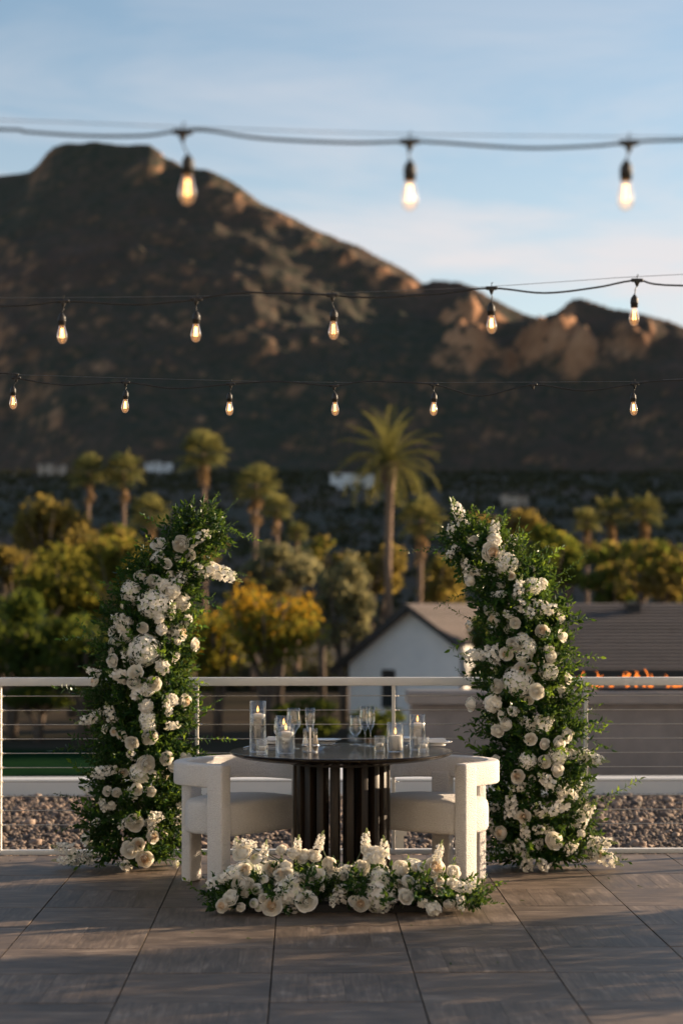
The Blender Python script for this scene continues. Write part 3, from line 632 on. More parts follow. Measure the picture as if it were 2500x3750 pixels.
def far_villa(px, py, w, hgt, d, label, col='stucco'):
    dl = np.linspace(380, 1350, 400); ul = (px - 784) * DK / FPX; hl = mountain_h(ul * dl, dl); tgt = (1392 - py) * DK / FPX
    d = float(dl[np.argmax((hl - CAM_H) / dl > tgt)]) if ((hl - CAM_H) / dl > tgt).any() else d
    p = ad(px, py, d); k = d / FPX * DK; W, H = w * k, hgt * k; p.z += H * .9 + 1.2
    h = thing('hillside_villa', p, label, 'house', rz=-YAW)
    for (x, y, z, sx, sy, sz) in ((-W * .2, 0, 0, W * .6, 8, H), (W * .28, 2.0, H * .1, W * .44, 7, H * .75), (-W * .1, 3.0, H * .62, W * .3, 6, H * .55)):
        mb = MB(); mb.box((x, y, z - 5), (sx, sy, sz + 10)); wv = mb.build('wall', M[col], h, smooth=False)
        mb = MB(); mb.box((x, y, z + sz / 2 + 0.2), (sx + 0.6, sy + 0.6, 0.36)); mb.build('roof', M['roof_tile'], h, smooth=False)
        for i in range(max(1, int(sx / 4))):
            mb = MB(); mb.box((x - sx / 2 + 2 + i * 4, y - sy / 2 - 0.02, z + .1), (1.8, 0.1, min(1.6, sz * .5))); mb.build('window', M['dark_glass'], h, smooth=False)
far_villa(808, 1122, 100, 15, 800, 'white villa on the dark hillside behind the tall date palm')
far_villa(365, 1085, 60, 12, 900, 'pale villa on the hillside between the fan palms', 'stucco')
far_villa(120, 1092, 55, 12, 880, 'tan villa on the hillside above the leftmost olive tree', 'stucco_tan')
far_villa(1180, 1166, 60, 10, 700, 'tan villa low on the hillside behind the flower column with white spire', 'stucco_tan')

# ------------------------------------------------------------------ trees
def leaf_quads(C, Nn, size, asp=0.55):
    """rhombic leaves at C facing Nn"""
    n = len(C); a = rng.normal(size=(n, 3)); a -= (a * Nn).sum(1, keepdims=True) * Nn; a /= np.linalg.norm(a, axis=1, keepdims=True) + 1e-9
    b = np.cross(Nn, a); s = size[:, None]
    V = np.stack([C - a * s, C + b * s * asp, C + a * s, C - b * s * asp], 1)
    return V.reshape(-1, 3), np.arange(n * 4).reshape(n, 4)
def tree(name, label, cat, px, py, rxp, ryp, d, col, n=2600, leaf=0.16, lobes=16, group=None, droop=0.0, extra=None, trunkn=3):
    k = d / FPX * DK; c = ad(px, py, d); a, b = rxp * k, ryp * k; base = Vector((c.x, c.y, GZ))
    t = thing(name, base, label, cat, group); hz = c.z - GZ
    tr = MB()
    ends = []
    for i in range(trunkn):
        an = i * 2.4 + px * 0.1; ex, ey = math.cos(an) * a * 0.45, math.sin(an) * a * 0.4
        tr.tube([(0, 0, -0.1), (ex * .15, ey * .15, hz * .3), (ex * .5, ey * .5, hz * .65), (ex, ey, hz + b * 0.2)], [0.16 + a * .02, 0.13, 0.09, 0.03], 7)
        for j in range(3):
            aj = an + (j - 1) * 0.9; tr.tube([(ex * .5, ey * .5, hz * .62), (ex * .6 + math.cos(aj) * a * .3, ey * .6 + math.sin(aj) * a * .3, hz * .9), (ex * .6 + math.cos(aj) * a * .65, ey * .6 + math.sin(aj) * a * .65, hz + b * .35 * (j - 0.5))], [0.07, 0.05, 0.015], 5)
    tr.build('trunk', M['bark'], t)
    L = []
    for i in range(lobes):
        v = rng.normal(size=3); v /= np.linalg.norm(v); v *= rng.uniform(0.35, 0.88)
        L.append((v * [a, a * 0.85, b], rng.uniform(0.28, 0.48)))
    Cs = []; Ns = []
    for (lc, lr) in L:
        m_ = n // lobes; v = rng.normal(size=(m_, 3)); v /= np.linalg.norm(v, axis=1, keepdims=True)
        r_ = rng.uniform(0.15, 1.0, (m_, 1)) ** 0.45
        q = lc + v * r_ * lr * np.array([a, a * .85, b * 1.0 + droop])
        q[:, 2] -= droop * rng.uniform(0, 1, m_) ** 2 * 1.5
        Cs.append(q); nn = v + rng.normal(size=(m_, 3)) * 0.7; Ns.append(nn / np.linalg.norm(nn, axis=1, keepdims=True))
    Cs = np.concatenate(Cs) + [0, 0, hz]; Ns = np.concatenate(Ns)
    Cs[:, 2] = np.maximum(Cs[:, 2], 0.15)
    V, F = leaf_quads(Cs, Ns, rng.uniform(0.6, 1.4, len(Cs)) * leaf)
    mats = [M['tree_' + col]]; mi = None
    if extra:
        mats.append(M['tree_' + extra[0]]); mi = (rng.uniform(0, 1, len(F)) < extra[1] * np.clip(0.5 + (Cs[:, 2] - hz) / b, 0.15, 1.3)).astype(np.int32)
    obj('crown', np_mesh('crown', V, F, mats, mi=mi), t)
    return t
T = tree
T('olive_tree', 'brown olive tree below the leftmost fan palm', 'tree', 120, 1215, 110, 72, 120, 'olive', 2600, 0.22, droop=.6)
T('palo_verde', 'pale olive bush cut by the left picture edge', 'tree', 25, 1300, 75, 50, 100, 'olive', 1600, 0.16)
T('palo_verde', 'broad yellow green tree behind the flower column by the left fan palms', 'tree', 165, 1350, 150, 110, 96, 'yellowgreen', 3400, 0.18, 22)
T('palo_verde', 'bright yellow green tree just behind the top of the left flower column', 'tree', 300, 1330, 120, 105, 92, 'yellowgreen', 3000, 0.17, 20, extra=('olive', .3))
T('evergreen_tree', 'dark evergreen tree at the left picture edge above the railing', 'tree', 30, 1450, 140, 110, 80, 'dark', 2800, 0.16, 18)
T('evergreen_tree', 'dark green tree left of the flower column, behind the railing', 'tree', 190, 1480, 130, 105, 78, 'dark', 2800, 0.15, 18, extra=('yellowgreen', .12))
T('evergreen_tree', 'dark green tree hidden behind the left flower column', 'tree', 380, 1470, 110, 100, 82, 'dark', 2200, 0.15, 16, extra=('yellowgreen', .2))
T('orange_tree', 'tree with bright orange crown beside the left flower column', 'tree', 612, 1425, 116, 88, 78, 'yellowgreen', 3400, 0.12, 22, droop=.5, extra=('orange', .62))
T('palo_verde', 'yellow green weeping tree between the left flower column and the orange tree', 'tree', 500, 1470, 75, 80, 80, 'yellowgreen', 2000, 0.13, 16, droop=.6, extra=('orange', .25))
T('olive_tree', 'grey green round olive tree above the orange tree', 'tree', 640, 1310, 95, 58, 100, 'greygreen', 2600, 0.15, 16)
T('olive_tree', 'grey green olive tree beside the white gabled house', 'tree', 790, 1390, 82, 105, 90, 'greygreen', 3000, 0.14, 20)
T('olive_tree', 'dull olive tree behind the date palm trunk', 'tree', 860, 1310, 80, 62, 112, 'olive', 2000, 0.17)
T('mesquite_tree', 'golden olive tree between the date palm and the right flower column', 'tree', 1000, 1330, 90, 75, 108, 'olive', 2400, 0.17, extra=('yellowgreen', .3))
T('mesquite_tree', 'low golden brown tree behind the tip of the right flower column', 'tree', 1150, 1215, 95, 48, 130, 'olive', 2000, 0.2)
T('mesquite_tree', 'round green tree right behind the right flower column', 'tree', 1275, 1285, 85, 78, 96, 'green', 3000, 0.16, 18, extra=('yellowgreen', .25))
T('mesquite_tree', 'green tree wholly behind the right flower column', 'tree', 1150, 1330, 90, 70, 100, 'green', 2000, 0.16)
T('mesquite_tree', 'olive green tree at the right picture edge above the tiled roof', 'tree', 1510, 1315, 105, 72, 98, 'olive', 3000, 0.16, 18, extra=('green', .4))
T('mesquite_tree', 'small olive green tree under the right fan palms', 'tree', 1405, 1340, 70, 52, 104, 'green', 1800, 0.16, 12, extra=('olive', .5))
T('mesquite_tree', 'dark tree added beside the white gabled house to shade its side wall', 'tree', 1128, 1530, 60, 100, 77.6, 'dark', 3000, 0.16, 16)  # added behind the flower column to keep sun off the side wall
T('olive_tree', 'hazy olive tree just behind the left column tip and the tallest fan palm', 'tree', 440, 1270, 85, 55, 118, 'olive', 2000, 0.18, extra=('green', .5))
T('olive_tree', 'low olive tree between the bushy fan palm and the date palm', 'tree', 740, 1285, 75, 48, 116, 'olive', 1800, 0.18, extra=('green', .4))
T('mesquite_tree', 'wide green tree behind the leftmost olive tree and fan palms', 'tree', 230, 1255, 110, 50, 124, 'green', 2200, 0.2, extra=('olive', .4))
T('mesquite_tree', 'hazy green tree rising behind the three fan palms by the tiled roof', 'tree', 1440, 1280, 130, 48, 122, 'green', 2400, 0.2, extra=('olive', .5))
T('garden_shrub', 'dark shrub at the foot of the white gabled house', 'shrub', 850, 1665, 70, 45, 70, 'dark', 1400, 0.10, 10)
T('garden_shrub', 'dark green hedge seen through the railing behind the tall candle vase', 'shrub', 690, 1650, 90, 50, 74, 'dark', 1600, 0.11, 10)
T('garden_shrub', 'dark hedge seen through the railing left of the flower column', 'shrub', 90, 1600, 110, 40, 79, 'dark', 1600, 0.11, 10)
T('garden_shrub', 'dark hedge behind the left flower column at railing height', 'shrub', 300, 1610, 110, 45, 78, 'dark', 1600, 0.11, 10)
# scrub on the foot of the mountain: one mass
n = 16000
d_ = 125 + 1000 * rng.uniform(0, 1, n) ** 1.25; u_ = rng.uniform(-0.22, 0.22, n); X_ = u_ * d_
z_ = mountain_h(u_ * (0.45 * DR + 0.55 * d_), d_); z_ = np.where(d_ < 152, GZ, z_)
X_ = np.where(d_ < 152, X_, u_ * (0.45 * DR + 0.55 * d_))
keep = np.abs(X_ / d_) < 0.24; d_, X_, z_ = d_[keep], X_[keep], z_[keep]; n = len(d_)
c0 = Pn(X_, d_, z_ + 0.5); sz = rng.uniform(0.5, 1.5, n)
C_ = np.repeat(c0, 5, 0) + rng.normal(size=(n * 5, 3)) * np.repeat(sz, 5)[:, None] * [0.7, 0.7, 0.45]
N_ = rng.normal(size=(n * 5, 3)); N_ /= np.linalg.norm(N_, axis=1, keepdims=True)
V, F = leaf_quads(C_, N_, np.repeat(sz, 5) * 0.7)
tag(obj('desert_scrub', np_mesh('desert_scrub', V, F, M['scrub'])), 'dark desert scrub covering the foot of the mountain', 'scrub', kind='stuff')

# palms
def fan_leaf(mb, o, dr, size, droop, mi=0):
    dr = dr.normalized(); side = dr.cross(Vector((0, 0, 1)));
    if side.length < .05: side = Vector((1, 0, 0))
    side.normalize(); upn = side.cross(dr).normalized()
    hub = o + dr * size * 0.75 + Vector((0, 0, -droop * size * 0.25))
    mb.tube([o, (o + hub) / 2 + Vector((0, 0, 0.06 * size)), hub], [0.03, 0.022, 0.015], 3, mi, False)
    nb = 15
    for i in range(nb):
        an = R(-105 + 210 * i / (nb - 1)); bd = dr * math.cos(an) + side * math.sin(an)
        L = size * (0.95 - 0.25 * abs(i / (nb - 1) - .5)); w = side * math.cos(an) - dr * math.sin(an)
        md = hub + bd * L * .6 + upn * 0.03 * size + Vector((0, 0, -droop * L * .15)); tp = hub + bd * L + Vector((0, 0, -(0.25 + droop * .6) * L * .6))
        ww = w * size * 0.055
        mb.add([hub, md - ww, md + ww, tp], [(0, 1, 2), (1, 3, 2)], mi)
def fan_palm(label, px, py, rp, d, lean=0.0, skirt=10, seed=0, size=None):
    rnd = random.Random(seed); c = ad(px, py, d); r = rp * d / FPX * DK; base = Vector((c.x - lean, c.y, GZ)); H = c.z - GZ
    t = thing('fan_palm', base, label, 'palm tree', 'palms beyond the terrace')
    tr = MB(); n = 14
    tr.tube([(lean * (i / n) ** 1.6, 0, H * i / n) for i in range(n + 1)], [0.18 * (1 - .3 * i / n) * (1 + .05 * (i % 2)) for i in range(n + 1)], 9); tr.build('trunk', M['palm_bark'], t)
    top = Vector((lean, 0, H)); mb = MB()
    for i in range(24):
        z = 1 - 1.65 * (i + .5) / 24; an = i * 2.39996 + rnd.uniform(-.2, .2); rr = math.sqrt(max(0, 1 - z * z))
        fan_leaf(mb, top, Vector((rr * math.cos(an), rr * math.sin(an), z * 0.95 + .1)), r * rnd.uniform(.56, .74), rnd.uniform(.1, .5) + max(0, -z) * .6)
    mb.build('crown', M['palm_frond'], t, smooth=False)
    mb = MB()
    for i in range(skirt):
        an = i * 2.4; z = -rnd.uniform(1.2, 4.5); o = top + Vector((0, 0, -.2 - rnd.uniform(0, r * .9)))
        fan_leaf(mb, o, Vector((math.cos(an), math.sin(an), z)), r * rnd.uniform(.22, .34), .9)
    mb.build('dead_frond_skirt', M['dead_frond'], t, smooth=False)
fan_palm('leftmost fan palm of the tall pair on the left', 205, 1080, 50, 140, 0.3, seed=1)
fan_palm('second fan palm of the tall pair on the left', 284, 1078, 52, 140, 0.0, seed=2)
fan_palm('tallest fan palm, standing above the left flower column', 467, 1036, 62, 130, -0.1, seed=3)
fan_palm('bushy fan palm rising behind the tip of the left flower column', 588, 1108, 62, 125, 0.2, 18, seed=4)
fan_palm('slim short fan palm touching the bushy fan palm', 636, 1165, 42, 135, 0.0, seed=5)
fan_palm('fan palm with trunk beside the date palm, near the right flower column', 966, 1190, 66, 105, 0.1, 16, seed=6)
fan_palm('smallest fan palm of the three above the right tiled roof', 1347, 1195, 40, 130, 0.0, 20, seed=7)
fan_palm('middle fan palm of the three above the right tiled roof', 1402, 1172, 48, 125, 0.1, 40, seed=8)
fan_palm('rightmost fan palm with wide crown above the right tiled roof', 1478, 1170, 52, 125, 0.0, 30, seed=9)
fan_palm('young low fan palm above the grey green olive tree', 682, 1222, 34, 130, 0.0, 6, seed=10)
fan_palm('low fan palm half hidden behind the left flower column tip', 345, 1175, 56, 135, 0.0, 6, seed=12)
def date_palm(label, px, py, rp, d, seed=0):
    rnd = random.Random(seed); c = ad(px, py, d); r = rp * d / FPX * DK; base = Vector((c.x, c.y, GZ)); H = c.z - GZ
    t = thing('date_palm', base, label, 'palm tree', 'palms beyond the terrace')
    tr = MB(); n = 26
    tr.tube([(0.05 * math.sin(i * .3), 0, H * i / n) for i in range(n + 1)], [(0.175 if i < n - 2 else 0.27) * (1 + .10 * (i % 2)) for i in range(n + 1)], 9); tr.build('trunk', M['palm_bark'], t)
    top = Vector((0, 0, H)); mb = MB(); rc = MB()
    for i in range(46):
        f = (i + .5) / 46; an = i * 2.39996; el = R(86 - 108 * f) + rnd.uniform(-.1, .1); L = r * rnd.uniform(.92, 1.12)
        pts = []; p = top.copy(); e = el
        for s in range(11):
            pts.append(p.copy()); p = p + Vector((math.cos(e) * math.cos(an), math.cos(e) * math.sin(an), math.sin(e))) * L / 10; e -= R(5.0 + 5 * f) * (0.6 + s * .08)
        rc.tube(pts, [0.03 * (1 - .08 * s) for s in range(11)], 4, cap=False)
        for s in range(22):
            q = 1 + 9 * s / 22; i0 = int(q); pt = pts[i0].lerp(pts[i0 + 1], q - i0) if i0 < 10 else pts[10]
            tg = (pts[min(i0 + 1, 10)] - pts[i0 - 1]).normalized(); sd = tg.cross(Vector((0, 0, 1)))
            if sd.length < .05: sd = Vector((math.sin(an), -math.cos(an), 0))
            sd.normalize(); up = sd.cross(tg); ll = r * .20 * math.sin(math.pi * (0.12 + .82 * s / 22)) ** .6
            for sg in (-1, 1):
                dv = (sd * sg * .8 + tg * .7 + up * .35).normalized(); w = tg * 0.026
                m_ = pt + dv * ll * .5; mb.add([pt - w * .4, m_ - w, m_ + w, pt + dv * ll + Vector((0, 0, -.12 * ll))], [(0, 1, 2), (1, 3, 2)])
    mb.build('crown', M['date_frond'], t, smooth=False); rc.build('frond_stalks', M['date_frond'], t)
    bt = MB()
    for i in range(26):
        an = i * 2.4; z = H - 0.05 - .03 * i; bt.tube([(math.cos(an) * .2, math.sin(an) * .2, z - .2), (math.cos(an) * .42, math.sin(an) * .42, z + .15)], [.09, .03], 5)
    bt.build('frond_boots', M['palm_bark'], t)
date_palm('tall feathery date palm with golden crown in the centre', 893, 1062, 130, 92, 5)

# unseen hedge planter added toward the sun to throw shade across the deck
hp = thing('shade_hedge_planter', P(5.0, 10.1, 0), 'unseen white planter with clipped hedge, added on the sunset side to shade the deck', 'planter')
obj('planter_box', bevel_box((0.45, 2.1, 0.5), 0.01, 2, M['white_paint'], 'planter_box'), hp, (0, 0, 0.25))
n = 8500; C_ = np.stack([rng.uniform(-.26, .26, n), rng.uniform(-1.1, 1.1, n), rng.uniform(.48, 1.72, n)], -1)
C_[:, 2] += .07 * np.sin(C_[:, 1] * 7) * (C_[:, 2] > 1.4); N_ = rng.normal(size=(n, 3)); N_ /= np.linalg.norm(N_, axis=1, keepdims=True)
V, F = leaf_quads(C_, N_, rng.uniform(.025, .05, n)); obj('hedge', np_mesh('hedge', V, F, M['leaf']), hp)

# ------------------------------------------------------------------ string lights
def smooth_pts(pts, n=6):
    out = []; q = [pts[0]] + list(pts) + [pts[-1]]
    for i in range(1, len(q) - 2):
        a, b, c, d = map(Vector, (q[i - 1], q[i], q[i + 1], q[i + 2]))
        for k in range(n):
            t = k / n
            out.append(0.5 * ((2 * b) + (c - a) * t + (2 * a - 5 * b + 4 * c - d) * t * t + (3 * b - a - 3 * c + d) * t ** 3))
    out.append(Vector(pts[-1])); return out
bg = MB()     # glass bulb, hanging down from z = 0, 44 mm wide
bg.lathe([(0.0125, 0.0), (0.0135, -0.012), (0.0175, -0.026), (0.0215, -0.042), (0.0222, -0.052), (0.0205, -0.064), (0.0150, -0.075), (0.0075, -0.081), (0.0, -0.0825)], 20); bulb_me = bg.mesh('bulb', M['bulb_glass'])
fg = MB()
for k in range(4):
    a = k * math.pi / 2 + .4; fg.tube([(math.cos(a) * .0045, math.sin(a) * .0045, -.016), (math.cos(a) * .0075, math.sin(a) * .0075, -.056)], 0.0016, 5)
fil_me = fg.mesh('filament', M['filament'])
so = MB(); so.lathe([(0.003, 0.052), (0.006, 0.050), (0.010, 0.044), (0.015, 0.036), (0.0165, 0.030), (0.0165, 0.020), (0.0175, 0.019), (0.0175, 0.015), (0.0160, 0.014), (0.0155, -0.003), (0.012, -0.004)], 16); sock_me = so.mesh('socket', M['black_rubber'])
tj = MB(); tj.tube([(-.026, 0, .001), (-.018, 0, 0), (.018, 0, 0), (.026, 0, .001)], [.0065, .0085, .0085, .0065], 8); tj.lathe([(0.014, -0.004), (0.010, -0.012), (0.006, -0.022), (0.0035, -0.027)], 10); tj.tube([(0, 0, .006), (0, 0, .022), (.004, 0, .026), (.006, 0, .021)], .0018, 5)
tee_me = tj.mesh('tee_connector', M['black_rubber'])
def string_lights(label, d, cord, wire, bulbs, r=0.0042):
    o0 = ad(784, cord[0][1], d)
    t = thing('string_lights', o0, label, 'string lights', 'light strings across the terrace')
    def ex(l):
        (x0, y0), (x1, y1) = l[0], l[1]; (x2, y2), (x3, y3) = l[-2], l[-1]
        return [(-500, l[0][1] - 4)] + l + [(2100, l[-1][1] - 6)]
    pc = smooth_pts([ad(x, y, d) - o0 for x, y in ex(cord)])
    mb = MB(); mb.tube(pc, r, 7); mb.build('cord', M['black_rubber'], t)
    mb = MB(); mb.tube(smooth_pts([ad(x, y, d + .01) - o0 for x, y in ex(wire)], 3), 0.0012, 5); mb.build('guide_wire', M['wire'], t)
    for (tx, ty, bx, by) in bulbs:
        T_ = ad(tx, ty, d) - o0
        te = obj('tee_connector', tee_me, t, T_, (0, R(random.uniform(-3, 3)), -YAW))
        if bx is None: continue
        B = ad(bx, by, d) - o0; B.z += 0.0825; B.y += random.uniform(-.01, .01)
        tilt = (random.uniform(-.05, .05), random.uniform(-.05, .05), random.uniform(0, 6))
        s = obj('socket', sock_me, t, B, tilt)
        mb = MB(); a = T_ + Vector((0, 0, -.024)); b = B + Vector((0, 0, .05)); mb.tube([a, a.lerp(b, .35) + Vector((random.uniform(-.004, .004), 0, 0)), a.lerp(b, .7), b], .0024, 6); mb.build('drop_cord', M['black_rubber'], t)
        obj('bulb', bulb_me, s); obj('filament', fil_me, s)
string_lights('highest string of lights with three large bulbs against the sky', 5.1,
    [(0, 297), (60, 303), (200, 312), (330, 312), (395, 303), (420, 303), (470, 299), (600, 318), (800, 328), (940, 325), (1000, 327), (1200, 340), (1350, 336), (1443, 328), (1568, 322)],
    [(0, 276), (400, 291), (940, 308), (1568, 314)], [(420, 303, 431, 470), (940, 325, 941, 483), (1443, 328, 1437, 483)])
string_lights('middle string of lights with five bulbs across the mountain', 8.3,
    [(0, 703), (146, 692), (300, 699), (400, 693), (451, 687), (540, 673), (640, 673), (763, 678), (850, 683), (1000, 675), (1128, 662), (1250, 673), (1370, 660), (1462, 644), (1568, 656)],
    [(0, 684), (450, 680), (760, 673), (1128, 658), (1568, 630)], [(146, 692, 143, 790), (451, 687, 451, 787), (763, 678, 766, 781), (1128, 662, 1128, 766), (1462, 644, 1455, 749)])
string_lights('lowest string of lights with six small bulbs above the palms', 11.2,
    [(0, 857), (38, 868), (150, 884), (289, 878), (400, 892), (530, 882), (640, 876), (767, 886), (840, 876), (995, 883), (1100, 909), (1223, 884), (1340, 897), (1456, 882), (1568, 873)],
    [(0, 860), (289, 868), (767, 878), (1456, 876), (1568, 870)], [(38, 868, 31, 940), (289, 878, 289, 949), (530, 882, 527, 954), (767, 886, 769, 955), (995, 883, 996, 955), (1223, 884, None, None), (1456, 882, 1454, 954)])

# ------------------------------------------------------------------ table
TX, TD, TZ = 0.0, 10.55, 0.76
tb = thing('round_table', P(TX, TD, 0), 'round black wooden table on a pedestal of upright slats', 'table')
mb = MB(); mb.lathe([(0.0, 0.715), (0.44, 0.715), (0.50, 0.720), (0.565, 0.731), (0.600, 0.744), (0.6085, 0.751), (0.6095, 0.756), (0.6065, 0.7592), (0.603, 0.760), (0.60, 0.760), (0.3, 0.760), (0.0, 0.760)], 96)
tm = mb.mesh('tabletop', M['dark_wood']); flat_sides(tm, 50); obj('tabletop', tm, tb)
mb = MB(); mb.lathe([(0.0, 0.690), (0.285, 0.690), (0.285, 0.7145), (0.0, 0.7145)], 64); o = mb.mesh('apron', M['slat_wood']); flat_sides(o); obj('apron', o, tb)
mb = MB(); mb.lathe([(0.0, 0.0), (0.275, 0.0), (0.275, 0.022), (0.27, 0.025), (0.0, 0.025)], 64); o = mb.mesh('base_plate', M['slat_wood']); flat_sides(o); obj('base_plate', o, tb)
sm = bevel_box((0.040, 0.075, 0.665), 0.004, 2, M['slat_wood'], 'slat'); flat_sides(sm)
for k in range(20):
    a = (k + .5) * 2 * math.pi / 20; obj('slat', sm, tb, (0.228 * math.sin(a), -0.228 * math.cos(a), 0.3575), (0, 0, a))

# ------------------------------------------------------------------ chairs
def rr_section(w, h, r, n=4):
    pts = []
    for cx, cy, a0 in ((w / 2 - r, h / 2 - r, 0), (-w / 2 + r, h / 2 - r, 90), (-w / 2 + r, -h / 2 + r, 180), (w / 2 - r, -h / 2 + r, 270)):
        for i in range(n + 1):
            a = R(a0 + 90 * i / n); pts.append((cx + r * math.cos(a), cy + r * math.sin(a)))
    return pts
def make_chair(label):
    t = thing('boucle_armchair', (0, 0, 0), label, 'armchair', 'armchairs at the round table')
    # local frame: +x forward, y sideways
    path = [(0.02, -0.35), (-0.05, -0.35), (-0.10, -0.35), (-0.15, -0.35)]
    for i in range(1, 24):
        a = math.pi * i / 24; sx = math.sin(a) ** 0.85; path.append((-0.15 - 0.30 * sx, -0.35 * (abs(math.cos(a)) ** 0.85) * (1 if math.cos(a) > 0 else -1)))
    path += [(-0.15, 0.35), (-0.10, 0.35), (-0.05, 0.35), (0.02, 0.35)]
    sec = rr_section(0.074, 0.128, 0.014); n = len(sec); mb = MB(); vs = []; fs = []
    for i, p in enumerate(path):
        a, b = Vector(path[max(i - 1, 0)]), Vector(path[min(i + 1, len(path) - 1)]); tg = (b - a).normalized(); nm = Vector((-tg.y, tg.x))
        for u, v in sec: vs.append((p[0] + nm.x * u, p[1] + nm.y * u, 0.6275 + v))
    for i in range(len(path) - 1):
        for k in range(n): fs.append((i * n + k, i * n + (k + 1) % n, (i + 1) * n + (k + 1) % n, (i + 1) * n + k))
    fs += [tuple(range(n)), tuple(reversed([(len(path) - 1) * n + k for k in range(n)]))]
    mb.add(vs, fs); mb.build('backrest', M['boucle'], t)
    fm = bevel_box((0.112, 0.076, 0.693), 0.012, 4, M['boucle'], 'front_leg')
    for s in (-1, 1): obj('leg', fm, t, (0, s * 0.35, 0.3465))
    # brackets rounding the corner under the arm
    rm = bevel_box((0.068, 0.116, 0.60), 0.014, 4, M['boucle'], 'rear_leg')
    for s in (-1, 1): obj('leg', rm, t, (-0.425, s * 0.115, 0.299), (0, 0, s * R(-9)))
    # seat: rounded D plan, soft edges
    pl = []
    for i in range(9): pl.append((0.045, -0.275 + 0.55 * i / 8))
    pl += [(0.038, 0.300), (0.015, 0.310), (-0.03, 0.311), (-0.065, 0.314), (-0.085, 0.325), (-0.13, 0.335)]
    for i in range(1, 20):
        a = math.pi * i / 20; pl.append((-0.15 - 0.275 * math.sin(a) ** .9, 0.337 * (abs(math.cos(a)) ** .9) * (1 if math.cos(a) > 0 else -1)))
    pl += [(-0.13, -0.335), (-0.085, -0.325), (-0.065, -0.314), (-0.03, -0.311), (0.015, -0.310), (0.038, -0.300)]
    cx, cy = -0.16, 0.0; n = len(pl); prof = [(0.5, 0.296), (0.9, 0.297), (0.965, 0.300), (0.99, 0.310), (1.0, 0.330), (1.0, 0.42), (0.992, 0.447), (0.972, 0.464), (0.93, 0.475), (0.8, 0.484), (0.5, 0.491), (0.2, 0.493)]
    vs = [(cx + (x - cx) * s, cy + (y - cy) * s, z) for s, z in prof for x, y in pl]; fs = []
    for i in range(len(prof) - 1):
        for k in range(n): fs.append((i * n + k, i * n + (k + 1) % n, (i + 1) * n + (k + 1) % n, (i + 1) * n + k))
    fs += [tuple(reversed(range(n))), tuple((len(prof) - 1) * n + k for k in range(n))]
    mb = MB(); mb.add(vs, fs); mb.build('seat', M['boucle'], t)
    return t
ch = make_chair('cream boucle armchair on the left of the round table')
ch.location = P(-0.443, 10.72, 0); ch.rotation_euler = (0, 0, -R(39) - YAW)
ch2 = copy_tree(ch); ch2['label'] = 'cream boucle armchair on the right of the table, sunlit on its outer side'
ch2.location = P(0.405, 10.74, 0); ch2.rotation_euler = (0, 0, math.pi + R(51) - YAW)

# ------------------------------------------------------------------ table setting
def tp(px, py):                       # a spot on the table top seen at a pixel of the photograph
    d = (CAM_H - TZ) * FPX / (py - 2220); p = at(px, py, d); p.z = TZ + 0.0005; return p
def cyl_vase(name, label, px, py, r, h, fill, candle, group, cat='candle vase', pillar=False):
    p = tp(px, py - 4); t = thing(name, p, label, cat, group); w = 0.003
    mb = MB(); mb.lathe([(r - .004, 0), (r, .003), (r, h - .001), (r - w / 2, h), (r - w, h - .001), (r - w, .010), (0.0005, .009)], 40); g_ = mb.mesh('glass', M['glass']); obj('glass', g_, t)
    if pillar:
        mb = MB(); mb.lathe([(0.0, .0105), (r - .007, .0105), (r - .006, .014), (r - .006, fill - .003), (r - .009, fill), (0.0, fill - .002)], 36); mb.build('candle', M['wax'], t)
    else:
        mb = MB(); mb.lathe([(0.0, .0105), (r - w - .0008, .0105), (r - w - .0008, fill), (0.0, fill)], 36); o = mb.mesh('water', M['vase_water']); flat_sides(o, 30); obj('water', o, t)
        mb = MB(); mb.lathe([(0.0, fill - .012), (r - .018, fill - .012), (r - .006, fill + .002), (r - .005, fill + .012), (r - .009, fill + .016), (0.012, fill + .021), (0.0, fill + .020)], 36); mb.build('candle', M['wax'], t)
    zt = fill + (.0 if pillar else .020)
    mb = MB(); mb.tube([(0, 0, zt - .004), (.001, 0, zt + .008)], .0011, 5); mb.build('wick', M['black_rubber'], t)
    mb = MB(); mb.lathe([(0.0005, zt + .006), (.0035, zt + .010), (.0056, zt + .017), (.0048, zt + .025), (.0025, zt + .033), (.0003, zt + .042)], 10); mb.build('flame', M['flame'], t)
    return t
G1 = 'cylinder vases with floating candles'
cyl_vase('candle_vase', 'tallest clear glass vase with floating candle at the left table edge', 944, 2759, .0445, .277, .19, True, G1)
cyl_vase('candle_vase', 'mid-height glass candle vase standing behind the short one at left', 1039, 2753, .0440, .190, .115, True, G1)
cyl_vase('candle_vase', 'short clear glass vase with large floating candle, front left', 1047, 2764, .0470, .158, .100, True, G1)
cyl_vase('candle_vase', 'glass vase with floating candle at the right table edge', 1528, 2751, .0440, .195, .130, True, G1)
cyl_vase('pillar_candle', 'white pillar candle in a clear glass cylinder, right half of table', 1447, 2758, .0450, .160, .090, True, None, 'candle', True)
def votive(label, px, py):
    p = tp(px, py - 3); t = thing('ribbed_votive', p, label, 'votive', 'ribbed votive glasses'); r = .0285
    mb = MB(); mb.lathe([(r * .96, 0), (r, .003), (r, .081), (r - .0015, .083), (r - .003, .081), (r - .003, .024), (0.0005, .023)], 96, rib=24, amp=.035); mb.build('glass', M['glass'], t)
    mb = MB(); mb.lathe([(0, .024), (.019, .024), (.0192, .042), (.017, .044), (0, .043)], 20); mb.build('tea_candle', M['wax'], t)
votive('ribbed glass votive in front of the tallest candle vase', 960, 2767)
votive('ribbed glass votive left of the pillar candle', 1389.5, 2754)
votive('ribbed glass votive in front of the right candle vase', 1550, 2758)
